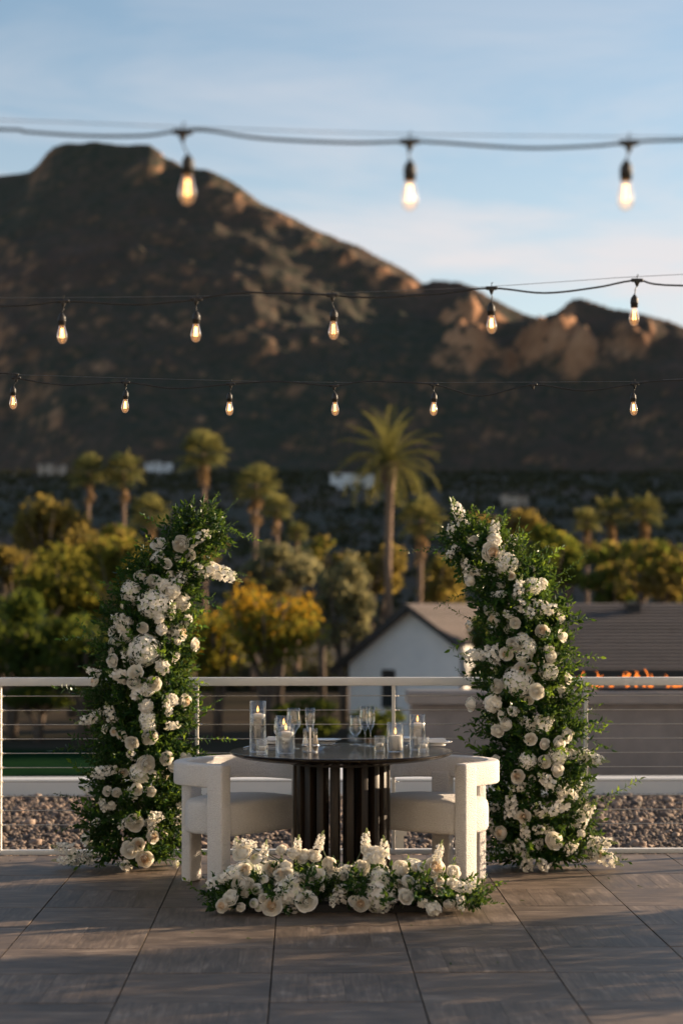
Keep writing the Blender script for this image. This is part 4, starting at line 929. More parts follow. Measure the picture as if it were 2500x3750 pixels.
def stemware(name, label, px, py, prof, cat, water=None, group=None):
    p = tp(px, py - 6); t = thing(name, p, label, cat, group)
    mb = MB(); mb.lathe(prof, 32); mb.build('glass', M['glass'], t)
    if water:
        mb = MB(); mb.lathe(water, 28); mb.build('water', M['vase_water'], t)
def prof_wine(h, r, stem, rim):
    bh = h - stem
    out_ = [(.034, 0), (.034, .0015), (.012, .004), (.0045, .010), (.0035, stem * .55), (.0045, stem - .008), (.011, stem)]
    for t_ in (.12, .25, .4, .55, .7, .85, 1.0):
        out_.append((r * math.sin(math.pi * .5 * min(1, t_ / .42)) if t_ < .42 else r + (rim - r) * ((t_ - .42) / .58) ** 1.6, stem + bh * t_))
    inn = [(max(.001, a - .0016), z) for a, z in reversed(out_[6:])]
    inn[-1] = (.0005, stem + .006)
    return out_ + inn
def prof_flute(h, r):
    return [(.031, 0), (.031, .0015), (.010, .004), (.004, .010), (.0033, .05), (.0042, .085), (.010, .098), (.019, .118), (.0255, .145), (r, .18), (r * .95, h), (r * .95 - .0014, h), (r - .0016, .18), (.0238, .145), (.017, .119), (.0005, .102)]
GW = 'stemmed glasses on the table'
stemware('wine_glass', 'large wine glass behind the short candle vase', 1075, 2748, prof_wine(.225, .041, .085, .034), 'wine glass', None, GW)
stemware('water_goblet', 'goblet half hidden behind the left candle vases', 1026, 2744, prof_wine(.165, .038, .05, .031), 'goblet', None, GW)
stemware('champagne_flute', 'champagne flute behind the salt and pepper stand', 1135, 2750, prof_flute(.228, .0272), 'champagne flute', None, GW)
wp = prof_wine(.168, .038, .045, .031)
stemware('water_goblet', 'goblet with iced water at the middle of the table', 1301, 2734, wp, 'goblet', [(0.0005, .052), (.016, .056), (.029, .07), (.0345, .088), (.0005, .088)], GW)
stemware('wine_glass', 'tall wine glass between the water goblet and the flute', 1336, 2737, prof_wine(.222, .036, .092, .029), 'wine glass', None, GW)
stemware('champagne_flute', 'champagne flute left of the pillar candle', 1356, 2740, prof_flute(.225, .0265), 'champagne flute', None, GW)
# shakers on a stand
st = thing('shaker_stand', tp(1136, 2754), 'steel stand holding salt and pepper shakers', 'shaker stand')
mb = MB(); mb.lathe([(0, 0), (.042, 0), (.042, .003), (0, .003)], 28); mb.build('base_plate', M['steel'], st)
mb = MB(); mb.box((0, 0, .068), (.012, .012, .130)); mb.build('centre_post', M['steel'], st, smooth=False)
for s in (-1, 1):
    mb = MB()
    mb.lathe([(.0185, .030), (.0205, .030), (.0205, .042), (.0185, .042)], 24, (s * .0265, 0, 0), close=True); mb.build('ring', M['steel'], st)
for s, mt, nm, lb in ((-1, 'salt', 'salt_shaker', 'glass shaker of white salt in the steel stand'), (1, 'pepper', 'pepper_shaker', 'glass shaker of brown pepper in the steel stand')):
    p = st.location + Vector((s * .0265, 0, .0035)); t = thing(nm, p, lb, 'shaker')
    mb = MB(); mb.lathe([(.016, 0), (.0175, .003), (.0175, .055), (.013, .068), (.0125, .1), (.0125, .122), (.011, .123), (.0105, .1), (.011, .070), (.0155, .055), (.0155, .004), (.0005, .003)], 24); mb.build('glass', M['glass'], t)
    mb = MB(); mb.lathe([(0, .0045), (.015, .0045), (.015, .052), (.010, .068), (.010, .085 if s > 0 else .07), (0, .086 if s > 0 else .071)], 20); mb.build('filling', M[mt], t)
def plate(label, px, py, r=.085, foot=True):
    p = tp(px, py); t = thing('dinner_plate', p, label, 'plate', 'plates on the table')
    mb = MB(); mb.lathe([(0.0005, .009), (r * .62, .009), (r * .72, .014), (r, .021), (r * 1.005, .0235), (r * .99, .0245), (r * .72, .018), (r * .62, .013), (0, .0125)], 40)
    mb.lathe([(r * .55, 0), (r * .57, 0), (r * .57, .0092), (r * .53, .0092), (r * .53, 0)], 40); mb.build('dish', M['porcelain'], t); return t
plate('white plate behind the salt and pepper shakers with a fork', 1196, 2722, .085)
plate('white plate near the right table edge', 1600, 2730, .085)
plate('white plate between the pillar candle and the right candle vase', 1470, 2715, .09)
plate('plate behind the left candle vases', 1010, 2722, .09)
def napkin(label, px, py, rz, dz):
    p = tp(px, py) + Vector((0, 0, dz)); mb = MB()
    for i in range(3): mb.box((0.004 * i, .003 * i, .004 + .0075 * i), (.135 - .012 * i, .06 - .006 * i, .0068), .03 * i)
    me = mb.mesh('napkin', M['napkin'], smooth=False); tag(obj('folded_napkin', me, None, p, (0, 0, rz)), label, 'napkin', 'napkins on the plates')
napkin('folded white napkin on the right plate', 1588, 2728, .25, .0145)
napkin('folded white napkin on the plate behind the left vases', 1010, 2722, -.2, .0145)
def cutlery(kind, label, px, py, rz, dz=0):
    mb = MB()
    mb.tube([(-.09, 0, .003), (-.04, 0, .004), (.02, 0, .006), (.045, 0, .004)], [.0045, .0035, .0022, .003], 6)
    if kind == 'fork':
        mb.box((.056, 0, .005), (.024, .022, .002))
        for k in range(4): mb.tube([(.067, -.009 + .006 * k, .005), (.085, -.009 + .006 * k, .007), (.1, -.009 + .006 * k, .006)], [.0016, .0015, .0008], 4)
    else:
        mb.add([(.045, -.009, .004), (.12, -.008, .004), (.135, .002, .004), (.12, .009, .004), (.045, .009, .004), (.045, -.009, .0055), (.12, -.008, .0055), (.135, .002, .0055), (.12, .009, .005), (.045, .009, .005)],
               [(4, 3, 2, 1, 0), (5, 6, 7, 8, 9), (0, 1, 6, 5), (1, 2, 7, 6), (2, 3, 8, 7), (3, 4, 9, 8)])
    tag(obj(kind, mb.mesh(kind, M['steel']), None, tp(px, py) + Vector((0, 0, dz)), (0, 0, rz)), label, kind)
cutlery('fork', 'steel fork leaning by the plate behind the shakers', 1183, 2731, R(35))
cutlery('knife', 'steel knife lying between the left vases', 1000, 2744, R(12))
cutlery('fork', 'steel fork lying left of the tallest candle vase', 915, 2736, R(70))
cutlery('knife', 'steel knife left of the right candle vase', 1492, 2730, R(80))
b_ = MB(); b_.lathe([(.010, 0), (.014, .002), (.026, .014), (.029, .018), (.027, .018), (.013, .005), (.0005, .004)], 24)
tag(b_.build('salt_dish', M['glass'], None, tp(1172, 2746)), 'small clear glass dish beside the shaker stand', 'dish')

# ------------------------------------------------------------------ flowers
def petal_patch(mb, phi, w0, w1, rbase, rmid, rtip, h0, hm, ht, curl, rnd, mi=0):
    nu, nv = 4, 4; vs = []
    for j in range(nv + 1):
        v = j / nv; r = (1 - v) ** 2 * rbase + 2 * v * (1 - v) * rmid + v * v * rtip; z = (1 - v) ** 2 * h0 + 2 * v * (1 - v) * hm + v * v * ht
        wd = w0 + (w1 - w0) * math.sin(math.pi * (0.12 + .72 * v)) 
        if j == nv: wd *= .72
        for i in range(nu + 1):
            u = i / nu * 2 - 1; a = phi + u * wd; zz = z - (u * u) * .10 * v * ht + (rnd.uniform(-.03, .03) if j == nv else 0)
            rr = r * (1 + .05 * abs(u)) + (curl * (1 - .5 * u * u) if j == nv else 0)
            if j == nv: zz -= max(0, curl) * .5
            vs.append((rr * math.cos(a), rr * math.sin(a), zz))
    fs = [(j * (nu + 1) + i, j * (nu + 1) + i + 1, (j + 1) * (nu + 1) + i + 1, (j + 1) * (nu + 1) + i) for j in range(nv) for i in range(nu)]
    mb.add(vs, fs, mi)
def rose_mesh(seed, open_=1.0, n=24, cream=False):
    """spiral of broad cupped petals; the inner ones lean in over the heart, the outer ones roll back"""
    rnd = random.Random(seed); mb = MB(); nu, nv = 6, 5
    # layers: (count, base radius, belly radius, belly height, tip radius, tip height, half width deg, roll)
    o = open_
    LAY = [(3, .05, .16, .42, .09, .74, 75, 0), (3, .08, .25, .38, .20, .76, 70, .01), (4, .11, .36, .32, .34, .74, 58, .03), (5, .14, .48, .24, .50 * (.85 + .15 * o), .68, 52, .06 * o), (5, .16, .60, .14, .70 * (.8 + .2 * o), .58 - .08 * o, 50, .10 * o), (6, .18, .70, .02, .90 * (.78 + .22 * o), .44 - .20 * o, 46, .13 * o)]
    for li, (cnt, rb, rbel, hbel, rt, ht, hw, roll) in enumerate(LAY):
        for k in range(cnt):
            ph = k * 2 * math.pi / cnt + li * 1.1 + rnd.uniform(-.18, .18); sc_ = rnd.uniform(.94, 1.06); vs = []
            for j in range(nv + 1):
                v = j / nv; r = (1 - v) ** 2 * rb + 2 * v * (1 - v) * (rbel * 1.25) + v * v * rt; z = (1 - v) ** 2 * -.25 + 2 * v * (1 - v) * hbel * .9 + v * v * ht
                wd = R(hw) * (.45 + .55 * math.sin(math.pi * min(1, .15 + .62 * v))) * (1 if v < .9 else .86)
                for i in range(nu + 1):
                    u = i / nu * 2 - 1; a = ph + u * wd; q = u * u
                    zz = z - q * .16 * v * v * (1 if li > 1 else .5); rr = r * (1 - .06 * q * v) + .02 * li * v * u * .5     # one edge tucks under its neighbour
                    if v > .75: zz -= roll * (v - .75) * 3.2 * (1 - .35 * q); rr += roll * (v - .75) * 2.6
                    if j == nv: zz += rnd.uniform(-.015, .015)
                    vs.append((rr * math.cos(a) * sc_, rr * math.sin(a) * sc_, zz * sc_))
            fs = [(j * (nu + 1) + i, j * (nu + 1) + i + 1, (j + 1) * (nu + 1) + i + 1, (j + 1) * (nu + 1) + i) for j in range(nv) for i in range(nu)]
            mb.add(vs, fs, 1 if cream and li < 3 else 0)
    mb.lathe([(0, .1), (.10, .3), (.115, .52), (.07, .66), (0, .70)], 8, mi=1 if cream else 0)
    mb.lathe([(0, -.42), (.10, -.38), (.2, -.24), (.24, -.12)], 8, mi=2)
    return mb.mesh('rose', [M['petal'], M['petal_cream'], M['stem']])
def ball_mesh(seed):       # ranunculus: tight concentric rings
    rnd = random.Random(seed); mb = MB()
    for ring, (r0, nn, ht) in enumerate([(.16, 5, .72), (.32, 7, .70), (.48, 8, .62), (.62, 9, .50), (.74, 9, .34)]):
        for i in range(nn):
            petal_patch(mb, (i + .5 * ring) * 6.283 / nn + rnd.uniform(-.1, .1), R(18), R(38), r0 * .5, r0 * 1.25 + .05, r0 * .82, -.25, ht * .45, ht, .0, rnd, 1 if ring < 2 else 0)
    mb.lathe([(0, .55), (.10, .62), (.12, .66), (.0, .70)], 8, mi=1)
    return mb.mesh('ranunculus', [M['petal'], M['petal_green']])
def floret(mb, c, n, s, rnd, np_=4, mi=0, cup=.25):
    n = n.normalized(); a = n.cross(Vector((0, 0, 1)) if abs(n.z) < .9 else Vector((1, 0, 0))).normalized(); b = n.cross(a); r0 = rnd.uniform(0, 6.28)
    for k in range(np_):
        an = r0 + k * 2 * math.pi / np_; u = a * math.cos(an) + b * math.sin(an); w = b * math.cos(an) - a * math.sin(an)
        q = cup * rnd.uniform(.4, 1.4); wd = .55 if np_ == 4 else .42
        p0 = c; p1 = c + u * s * .55 + w * s * wd + n * s * q * .6; p2 = c + u * s * 1.0 + n * s * q * rnd.uniform(.3, 1.2); p3 = c + u * s * .55 - w * s * wd + n * s * q * .6
        mb.add([p0, p3, p2, p1], [(0, 1, 2, 3)], mi)
def hydrangea_mesh(seed):
    rnd = random.Random(seed); mb = MB(); N = 180
    lob = [Vector((rnd.gauss(0, 1), rnd.gauss(0, 1), rnd.gauss(0, 1))).normalized() for _ in range(7)]
    for i in range(N):
        z = 1 - 1.6 * (i + .5) / N; r = math.sqrt(1 - z * z); an = i * 2.39996; n = Vector((r * math.cos(an), r * math.sin(an), z))
        bump = max(n.dot(l) for l in lob); rr = .76 + .14 * bump + rnd.uniform(-.06, .06)
        floret(mb, n * rr, (n + Vector((rnd.gauss(0, .25), rnd.gauss(0, .25), rnd.gauss(0, .25)))), .145 * rnd.uniform(.85, 1.15), rnd, 4, 0 if rnd.random() < .8 else 1)
    mb.lathe([(0, -.7), (.42, -.35), (.52, 0), (.42, .35), (.0, .52)], 10, mi=2)
    return mb.mesh('hydrangea', [M['petal'], M['petal_green'], M['bud']])
def stock_mesh(seed, L=1.0, n=24):        # spike of ruffled florets with buds at the tip, unit length along z
    rnd = random.Random(seed); mb = MB(); bend = rnd.uniform(-.15, .15)
    def ax(t): return Vector((bend * t * t, 0, t))
    mb.tube([ax(t / 5) - Vector((0, 0, .15)) for t in range(6)], [.012, .012, .011, .009, .007, .004], 5, 2)
    for i in range(n):
        t = .05 + .72 * (i + .5) / n; an = i * 2.39996 + rnd.uniform(-.3, .3); o = Vector((math.cos(an), math.sin(an), .25))
        rad = .155 * (1.05 - .45 * t); c = ax(t) + o * rad
        for q in range(2): floret(mb, c + o * .03 * q, o + Vector((rnd.gauss(0, .35), rnd.gauss(0, .35), rnd.gauss(0, .35))), .105 * (1.1 - .35 * t) * (1 - .25 * q), rnd, 5, 0, .45)
    for i in range(12):
        t = .74 + .27 * i / 11; an = i * 2.4; c = ax(t) + Vector((math.cos(an), math.sin(an), .3)) * .075 * (1.15 - t)*2
        s = .035 * (1.7 - t)
        mb.lathe([(0, -s), (s * .8, -s * .3), (s * .7, s * .5), (0, s * 1.1)], 5, c, 1)
    return mb.mesh('stock_spray', [M['petal'], M['bud'], M['stem']])
def puff_mesh(seed):        # ruffled carnation-like head
    rnd = random.Random(seed); mb = MB(); N = 46
    for i in range(N):
        z = 1 - 1.35 * (i + .5) / N; r = math.sqrt(1 - z * z); an = i * 2.39996; n = Vector((r * math.cos(an), r * math.sin(an), z))
        floret(mb, n * (.55 + rnd.uniform(-.08, .1)), n + Vector((rnd.gauss(0, .4), rnd.gauss(0, .4), rnd.gauss(0, .4))), .42 * rnd.uniform(.8, 1.1), rnd, 4, 0, .5)
    return mb.mesh('carnation', [M['petal']])
def leaf(mb, p, dr, up, L, W, mi=0, fold=.25, droop=.2):
    dr = dr.normalized(); sd = dr.cross(up)
    if sd.length < 1e-3: sd = dr.cross(Vector((1, 0, 0)))
    sd.normalize(); n = sd.cross(dr).normalized()
    m1 = p + dr * L * .38 - n * W * fold * .3; m2 = p + dr * L * .72 - n * L * droop * .35; tip = p + dr * L - n * L * droop
    vs = [p, m1 + sd * W * .5 + n * W * fold, m2 + sd * W * .36 + n * W * fold * .7, tip, m2 - sd * W * .36 + n * W * fold * .7, m1 - sd * W * .5 + n * W * fold, m1, m2]
    mb.add(vs, [(0, 1, 6), (1, 2, 7, 6), (2, 3, 7), (7, 3, 4), (6, 7, 4, 5), (0, 6, 5)], mi)
def sprig_geo(mb, rnd, L=.30, n=17, ll=.046, lw=.019, young=False, bend=.3):
    bx, by = rnd.uniform(-bend, bend), rnd.uniform(-bend, bend)
    def ax(t): return Vector((bx * t * t, by * t * t, t)) * L
    mb.tube([ax(t / 5) for t in range(6)], [.0022, .002, .0018, .0015, .0012, .0008], 4, 2, False)
    for i in range(n):
        t = .12 + .88 * (i + .3) / n; an = (i % 2) * math.pi + rnd.uniform(-.7, .7) + i * .35
        tg = (ax(min(1, t + .05)) - ax(t - .05)).normalized(); o = Vector((math.cos(an), math.sin(an), 0)); dr = o * .85 + tg * rnd.uniform(.45, .9)
        s = rnd.uniform(.75, 1.15) * (1.05 - .35 * t)
        leaf(mb, ax(t), dr, tg + Vector((rnd.gauss(0, .3), rnd.gauss(0, .3), rnd.gauss(0, .3))), ll * s, lw * s, 1 if (young and t > .5) or rnd.random() < .08 else 0, rnd.uniform(.1, .35), rnd.uniform(.0, .35))
    leaf(mb, ax(1), ax(1) - ax(.9), Vector((1, .2, 0)), ll * .8, lw * .8, 1 if young else 0)
LM = [M['leaf'], M['leaf_young'], M['stem']]
SPR = []
for s in range(7):
    mb = MB(); rnd = random.Random(100 + s); sprig_geo(mb, rnd, .24 + .02 * s, 13 + s, .054 + .004 * (s % 3), .027 + .002 * (s % 3), s in (2, 5)); SPR.append(mb.mesh('leafy_sprig', LM, smooth=False))
LONG = []
for s in range(4):
    mb = MB(); rnd = random.Random(200 + s); sprig_geo(mb, rnd, .46, 20, .068, .029, s % 2 == 0, .35); LONG.append(mb.mesh('leafy_branch', LM, smooth=False))
FINE = []
for s in range(3):      # small-leaved box-like sprigs
    mb = MB(); rnd = random.Random(300 + s); sprig_geo(mb, rnd, .20, 24, .024, .012, s == 1, .3); FINE.append(mb.mesh('small_leaf_sprig', LM, smooth=False))
ROSE = [rose_mesh(1, .75), rose_mesh(2, .5), rose_mesh(3, .2), rose_mesh(4, .62), rose_mesh(5, .6, cream=True), rose_mesh(6, .35, cream=True)]
BALL = [ball_mesh(1), ball_mesh(2)]
HYD = [hydrangea_mesh(1), hydrangea_mesh(2), hydrangea_mesh(3)]
STK = [stock_mesh(s) for s in range(5)]
PUF = [puff_mesh(s) for s in range(3)]
def aim(v, roll): return Vector(v).to_track_quat('Z', 'Y') @ Quaternion((0, 0, 1), roll)
def add_flower(t, base, kind, p, dia, nrm, sdir=None):
    """dia in metres"""
    roll = random.uniform(0, 6.28); n = Vector(nrm).normalized()
    if kind == 'r':
        i = random.choices(range(6), [4, 4, 2, 3, 3, 2])[0]; o = obj('rose', ROSE[i], t, p - base, aim(n + Vector((random.gauss(0, .2), 0, random.gauss(0, .15))), roll), dia * .54)
    elif kind == 'n': o = obj('ranunculus', random.choice(BALL), t, p - base, aim(n, roll), dia * .6)
    elif kind == 'h': o = obj('hydrangea', random.choice(HYD), t, p - base - n * dia * .2, aim(n, roll), dia * .52)
    elif kind == 'c': o = obj('carnation', random.choice(PUF), t, p - base, aim(n, roll), dia * .55)
    elif kind == 's':
        sd = Vector(sdir) if sdir is not None else (n * .75 + Vector((random.uniform(-.7, .7), 0, random.uniform(-.1, .8))))
        L = dia * 1.5; sd.normalize()
        o = obj('stock_spray', random.choice(STK), t, p - base - sd * L * .5 + n * .01, aim(sd, roll), L)
    return o
RGT = Vector((CY, -SY, 0)); FWD = Vector((SY, CY, 0)); UP = Vector((0, 0, 1))
def column(name, label, dcen, spine, flowers, longs, seed, nspr=290, ninner=1300):
    """spine: (x, y, half width) in 1568-wide picture pixels at depth dcen, bottom to top"""
    random.seed(seed)
    k = dcen / FPX * DK; b0 = ad(spine[0][0], spine[0][1], dcen); base = Vector((b0.x, b0.y, 0))
    t = thing(name, base, label, 'flower column', 'flower columns beside the table')
    sp = np.array(spine, float); cum = np.concatenate([[0], np.cumsum(np.hypot(np.diff(sp[:, 0]), np.diff(sp[:, 1])))]); T_ = cum[-1]
    def S_(u):
        s = u * T_; x, y, w = (np.interp(s, cum, sp[:, i]) for i in range(3)); x2, y2 = np.interp(min(s + 20, T_), cum, sp[:, 0]), np.interp(min(s + 20, T_), cum, sp[:, 1]); x1, y1 = np.interp(max(s - 20, 0), cum, sp[:, 0]), np.interp(max(s - 20, 0), cum, sp[:, 1])
        w = w * (0.84 if u < .55 else 0.84 - .5 * (u - .55)); c = ad(x, y, dcen); tg = (RGT * (x2 - x1) - UP * (y2 - y1)).normalized(); return c, tg, w * k
    depth_f = 0.80
    def shell(u, th, f):
        c, tg, w = S_(u); sd = FWD.cross(tg).normalized(); rad = sd * math.sin(th) * w - FWD * math.cos(th) * w * depth_f
        return c + rad * f, rad.normalized(), tg, w
    # frame inside
    mb = MB(); mb.tube([S_(i / 12)[0] - base for i in range(13)], [.02] * 9 + [.016, .014, .012, .01], 8); mb.build('frame', M['stem'], t)
    # outer sprigs, each its own part
    for i in range(nspr):
        u = ((i + random.random()) / nspr) ** .98; th = random.gauss(0, 1.15)
        p, rad, tg, w = shell(u, th, random.uniform(.45, .80))
        out_ = 1 - .5 * u
        dr = rad * random.uniform(.6, 1.1) + tg * random.uniform(.0, .95) + Vector((random.gauss(0, .35), random.gauss(0, .25), random.gauss(0, .3)))
        if p.z < .15: dr.z = abs(dr.z) * .5
        r_ = random.random(); me = random.choice(FINE) if r_ < .16 else random.choice(SPR)
        sc_ = random.uniform(.5, .88) * min(1.0, .5 + w / .28 * .5) * (1.2 if abs(math.sin(th)) > .75 and random.random() < .5 else 1)
        if p.z < .02: p.z = .02
        obj('leafy_sprig', me, t, p - base, aim(dr, random.uniform(0, 6.28)), sc_)
    # inner leaf mass
    mb = MB()
    rnd = random.Random(seed)
    VV = []; tmp = []
    for i in range(ninner):
        u = rnd.random()
        if u > .78 and rnd.random() < .6: continue
        th = rnd.uniform(-math.pi, math.pi); p, rad, tg, w = shell(u, th, rnd.uniform(.15, .86))
        sub = MB(); sprig_geo(sub, rnd, .15, 10, .056, .025)
        q = aim(rad + tg * .4 + Vector((rnd.gauss(0, .4), rnd.gauss(0, .4), rnd.gauss(0, .4))), rnd.uniform(0, 6.28)); o = p - base
        if p.z < .05: o.z = .05
        b_ = len(mb.v); mb.v += [tuple(q @ Vector(v) + o) for v in sub.v]; mb.f += [tuple(b_ + a for a in f) for f in sub.f]; mb.m += sub.m
    mb.v = [(v[0], v[1], max(v[2], .006)) for v in mb.v]
    tag(mb.build('foliage', LM, t, smooth=False), kind='stuff')
    # flowers where the photograph shows them, on the near side
    ks = dcen / FPX
    for fl_ in flowers:
        px, py, dp, kd = fl_[:4]
        pc = at(px, py, dcen); best = min(range(60), key=lambda i: (S_(i / 59)[0] - pc).length); c, tg, w = S_(best / 59)
        sd = FWD.cross(tg).normalized(); u = max(-.97, min(.97, (pc - c).dot(sd) / w)); dd = math.sqrt(1 - u * u) * w * depth_f
        dia = dp * ks; dn = dcen - dd * 1.03 - .05; p = at(px, py, dn); dia *= (1.22 if kd == 'r' else 1.2) * dn / dcen
        if p.z < dia * .45: p.z = dia * .45
        n = sd * u * .9 - FWD * (math.sqrt(1 - u * u) * .9 + .25) + UP * .12
        sdir = None
        if len(fl_) > 4: sdir = RGT * fl_[4][0] - UP * fl_[4][1] - FWD * .12
        add_flower(t, base, kd, p, max(dia, .04), n, sdir)
    # smaller blooms tucked between them
    for i in range(24):
        u = random.uniform(.03, .85); th = random.uniform(-1.15, 1.15); p, rad, tg, w = shell(u, th, .99)
        kd = random.choice('rrsscn'); dia = {'r': .062, 's': .11, 'c': .06, 'n': .05}[kd]
        if p.z < .06: p.z = .06
        add_flower(t, base, kd, p, dia, rad)
    # and some on the far side
    for i in range(26):
        u = random.uniform(.04, .92); th = math.pi + random.uniform(-1.2, 1.2); p, rad, tg, w = shell(u, th, .92)
        kd = random.choice('rrsscrh'); dia = {'r': .08, 's': .12, 'c': .08, 'h': .15}[kd]
        if p.z < .08: p.z = .08
        add_flower(t, base, kd, p, dia, rad)
    for (x0, y0, x1, y1, dz) in longs:
        a = ad(x0, y0, dcen + dz); b = ad(x1, y1, dcen + dz); v = b - a
        if a.z < .03: a.z = .03
        obj('leafy_branch', random.choice(LONG), t, a - base, aim(v, random.uniform(0, 6.28)), v.length / .46)
    return t
def Z(l, ox, oy, s):
    return [(ox + f[0] / s, oy + f[1] / s, f[2] / s) + tuple(f[3:]) for f in l]
LU = [(800,365,105,'r'),(950,355,118,'r'),(1005,425,78,'r'),(1075,300,110,'s',(.8,-.5)),(800,435,90,'s'),(850,490,65,'r'),(678,577,95,'r'),(590,665,155,'h'),(765,745,205,'h'),(765,620,120,'r'),(830,640,100,'c'),(880,665,115,'c'),(930,610,120,'s',(.8,-.6)),(1020,530,130,'s',(.8,-.6)),(955,745,110,'c'),(880,805,80,'s'),(798,855,70,'c'),(690,920,72,'r'),(815,935,68,'c'),(935,955,105,'r'),(915,1005,65,'r'),(555,865,130,'s'),(555,905,90,'c'),(490,945,75,'r'),(580,985,88,'r'),(690,1070,195,'h'),(1030,1035,85,'r'),(990,870,65,'c'),(490,1145,85,'r'),(820,1185,92,'c'),(910,1115,60,'s'),(540,1240,110,'s'),(545,1250,80,'c'),(640,1225,98,'r'),(630,1290,90,'r'),(765,1300,95,'r'),(715,1330,100,'h'),(650,1370,82,'c'),(375,1285,78,'r'),(360,1225,75,'s'),(965,1420,100,'r'),(885,1410,78,'c'),(845,1440,75,'s'),(710,1455,85,'c'),(1225,540,150,'s',(1,.25)),(1180,530,90,'s',(.9,.1))]
LL = [(805,180,95,'c'),(960,190,95,'s'),(1005,130,70,'c'),(815,270,110,'h'),(820,330,100,'h'),(835,410,112,'r'),(495,355,62,'r'),(565,375,62,'r'),(625,400,82,'r'),(700,460,98,'r'),(450,240,100,'s',(.8,-.6)),(370,280,110,'s',(-1,.2)),(1010,330,90,'s'),(690,545,95,'s'),(800,620,142,'r'),(960,580,100,'r'),(1090,570,62,'c'),(1125,570,58,'c'),(1010,655,75,'r'),(525,670,110,'s',(.9,-.2)),(760,690,150,'h'),(440,710,75,'s'),(585,840,78,'r'),(515,830,75,'r'),(735,815,85,'r'),(845,830,78,'r'),(400,830,95,'s'),(480,930,85,'s'),(870,1015,110,'s'),(715,1070,122,'r'),(850,1110,90,'s',(0,1)),(1060,1040,85,'s'),(1080,950,80,'s'),(850,1180,98,'r'),(650,1080,100,'s'),(360,1195,105,'r'),(745,1240,95,'r'),(685,1280,122,'r'),(795,1345,132,'r'),(650,1395,105,'s'),(320,1385,130,'s',(-1,.15)),(200,1425,110,'s',(-1,.1)),(190,1270,115,'s'),(260,1310,85,'r'),(440,1060,80,'s'),(1030,1390,62,'n')]
RU = [(415,150,120,'s',(-.5,-1)),(370,250,75,'s'),(660,270,110,'s',(.2,-1)),(660,330,90,'c'),(640,410,130,'r'),(750,480,135,'h'),(775,570,52,'r'),(475,500,95,'s',(-.3,-.7)),(535,530,85,'s',(.8,.3)),(505,595,88,'r'),(520,330,62,'r'),(380,400,85,'s'),(820,660,105,'s',(0,-1)),(930,630,110,'h'),(985,625,75,'r'),(705,700,75,'s'),(990,790,135,'s',(.9,.2)),(880,800,110,'s',(.8,.6)),(1095,850,85,'r'),(760,835,82,'s'),(632,795,88,'r'),(670,870,98,'r'),(800,890,72,'r'),(500,905,72,'r'),(985,950,98,'r'),(1110,978,85,'r'),(850,1000,90,'h'),(885,1050,112,'h'),(795,1035,102,'r'),(745,1095,88,'r'),(550,1100,120,'s',(-1,-.1)),(670,1120,120,'s',(.3,1)),(850,1110,82,'h'),(1035,1115,88,'r'),(840,1195,98,'r'),(900,1195,82,'r'),(1040,1215,112,'h'),(815,1280,185,'h'),(685,1315,92,'r'),(1150,1265,75,'r'),(945,1350,95,'r'),(515,1435,95,'r'),(655,1430,112,'c')]
RL = [(470,235,72,'r'),(540,210,95,'s'),(500,300,95,'r'),(435,345,92,'r'),(670,405,85,'r'),(780,300,100,'s',(.5,-.8)),(765,440,72,'r'),(920,380,98,'r'),(865,440,104,'r'),(880,520,130,'h'),(650,560,115,'h'),(1000,530,130,'s',(1,.1)),(1110,550,120,'s',(1,.4)),(430,580,112,'r'),(765,570,98,'r'),(855,625,98,'r'),(580,675,92,'r'),(790,700,130,'s'),(880,790,92,'r'),(950,800,95,'s',(.6,.6)),(850,910,125,'s',(-.8,.5)),(535,880,130,'s',(0,-1)),(385,885,105,'s'),(725,910,112,'s'),(625,960,92,'r'),(390,1030,92,'s'),(465,1080,104,'r'),(625,1060,100,'s'),(730,1050,92,'s'),(830,1140,128,'r'),(595,1170,112,'s'),(520,1200,65,'s'),(1040,940,150,'s'),(960,1180,100,'s'),(650,1290,120,'s'),(750,1300,105,'s'),(1170,1150,120,'s',(1,0)),(1150,1240,75,'r'),(1190,1310,150,'s',(1,.3)),(1090,1190,100,'s')]
lf = Z(LU, 150, 1800, 1.8447) + Z(LL, 150, 2500, 2.0907); rf = Z(RU, 1450, 1800, 1.8447) + Z(RL, 1600, 2500, 1.96)
column('flower_column', 'white rose and greenery column left of the table, leaning to the right', 11.5,
       [(305, 1985, 125), (315, 1880, 128), (325, 1780, 125), (328, 1680, 120), (325, 1580, 115), (335, 1480, 105), (352, 1390, 92), (385, 1305, 75), (430, 1248, 58), (470, 1214, 40), (505, 1196, 16)],
       lf, [(500, 1215, 590, 1245, -.05), (505, 1190, 545, 1150, 0), (500, 1300, 560, 1330, -.1), (260, 1390, 205, 1355, -.05), (255, 1450, 145, 1480, 0), (240, 1440, 190, 1395, .05), (360, 1300, 330, 1250, 0), (320, 1345, 290, 1305, 0), (395, 1230, 375, 1185, 0), (430, 1640, 505, 1615, .0), (440, 1700, 535, 1690, -.1),
            (240, 1600, 170, 1575, 0), (235, 1700, 185, 1640, 0), (225, 1860, 150, 1800, 0), (230, 1900, 140, 1880, 0), (240, 1960, 120, 1995, -.2), (455, 1420, 480, 1360, 0), (430, 1190, 440, 1140, 0), (470, 1180, 485, 1130, 0)], 11)
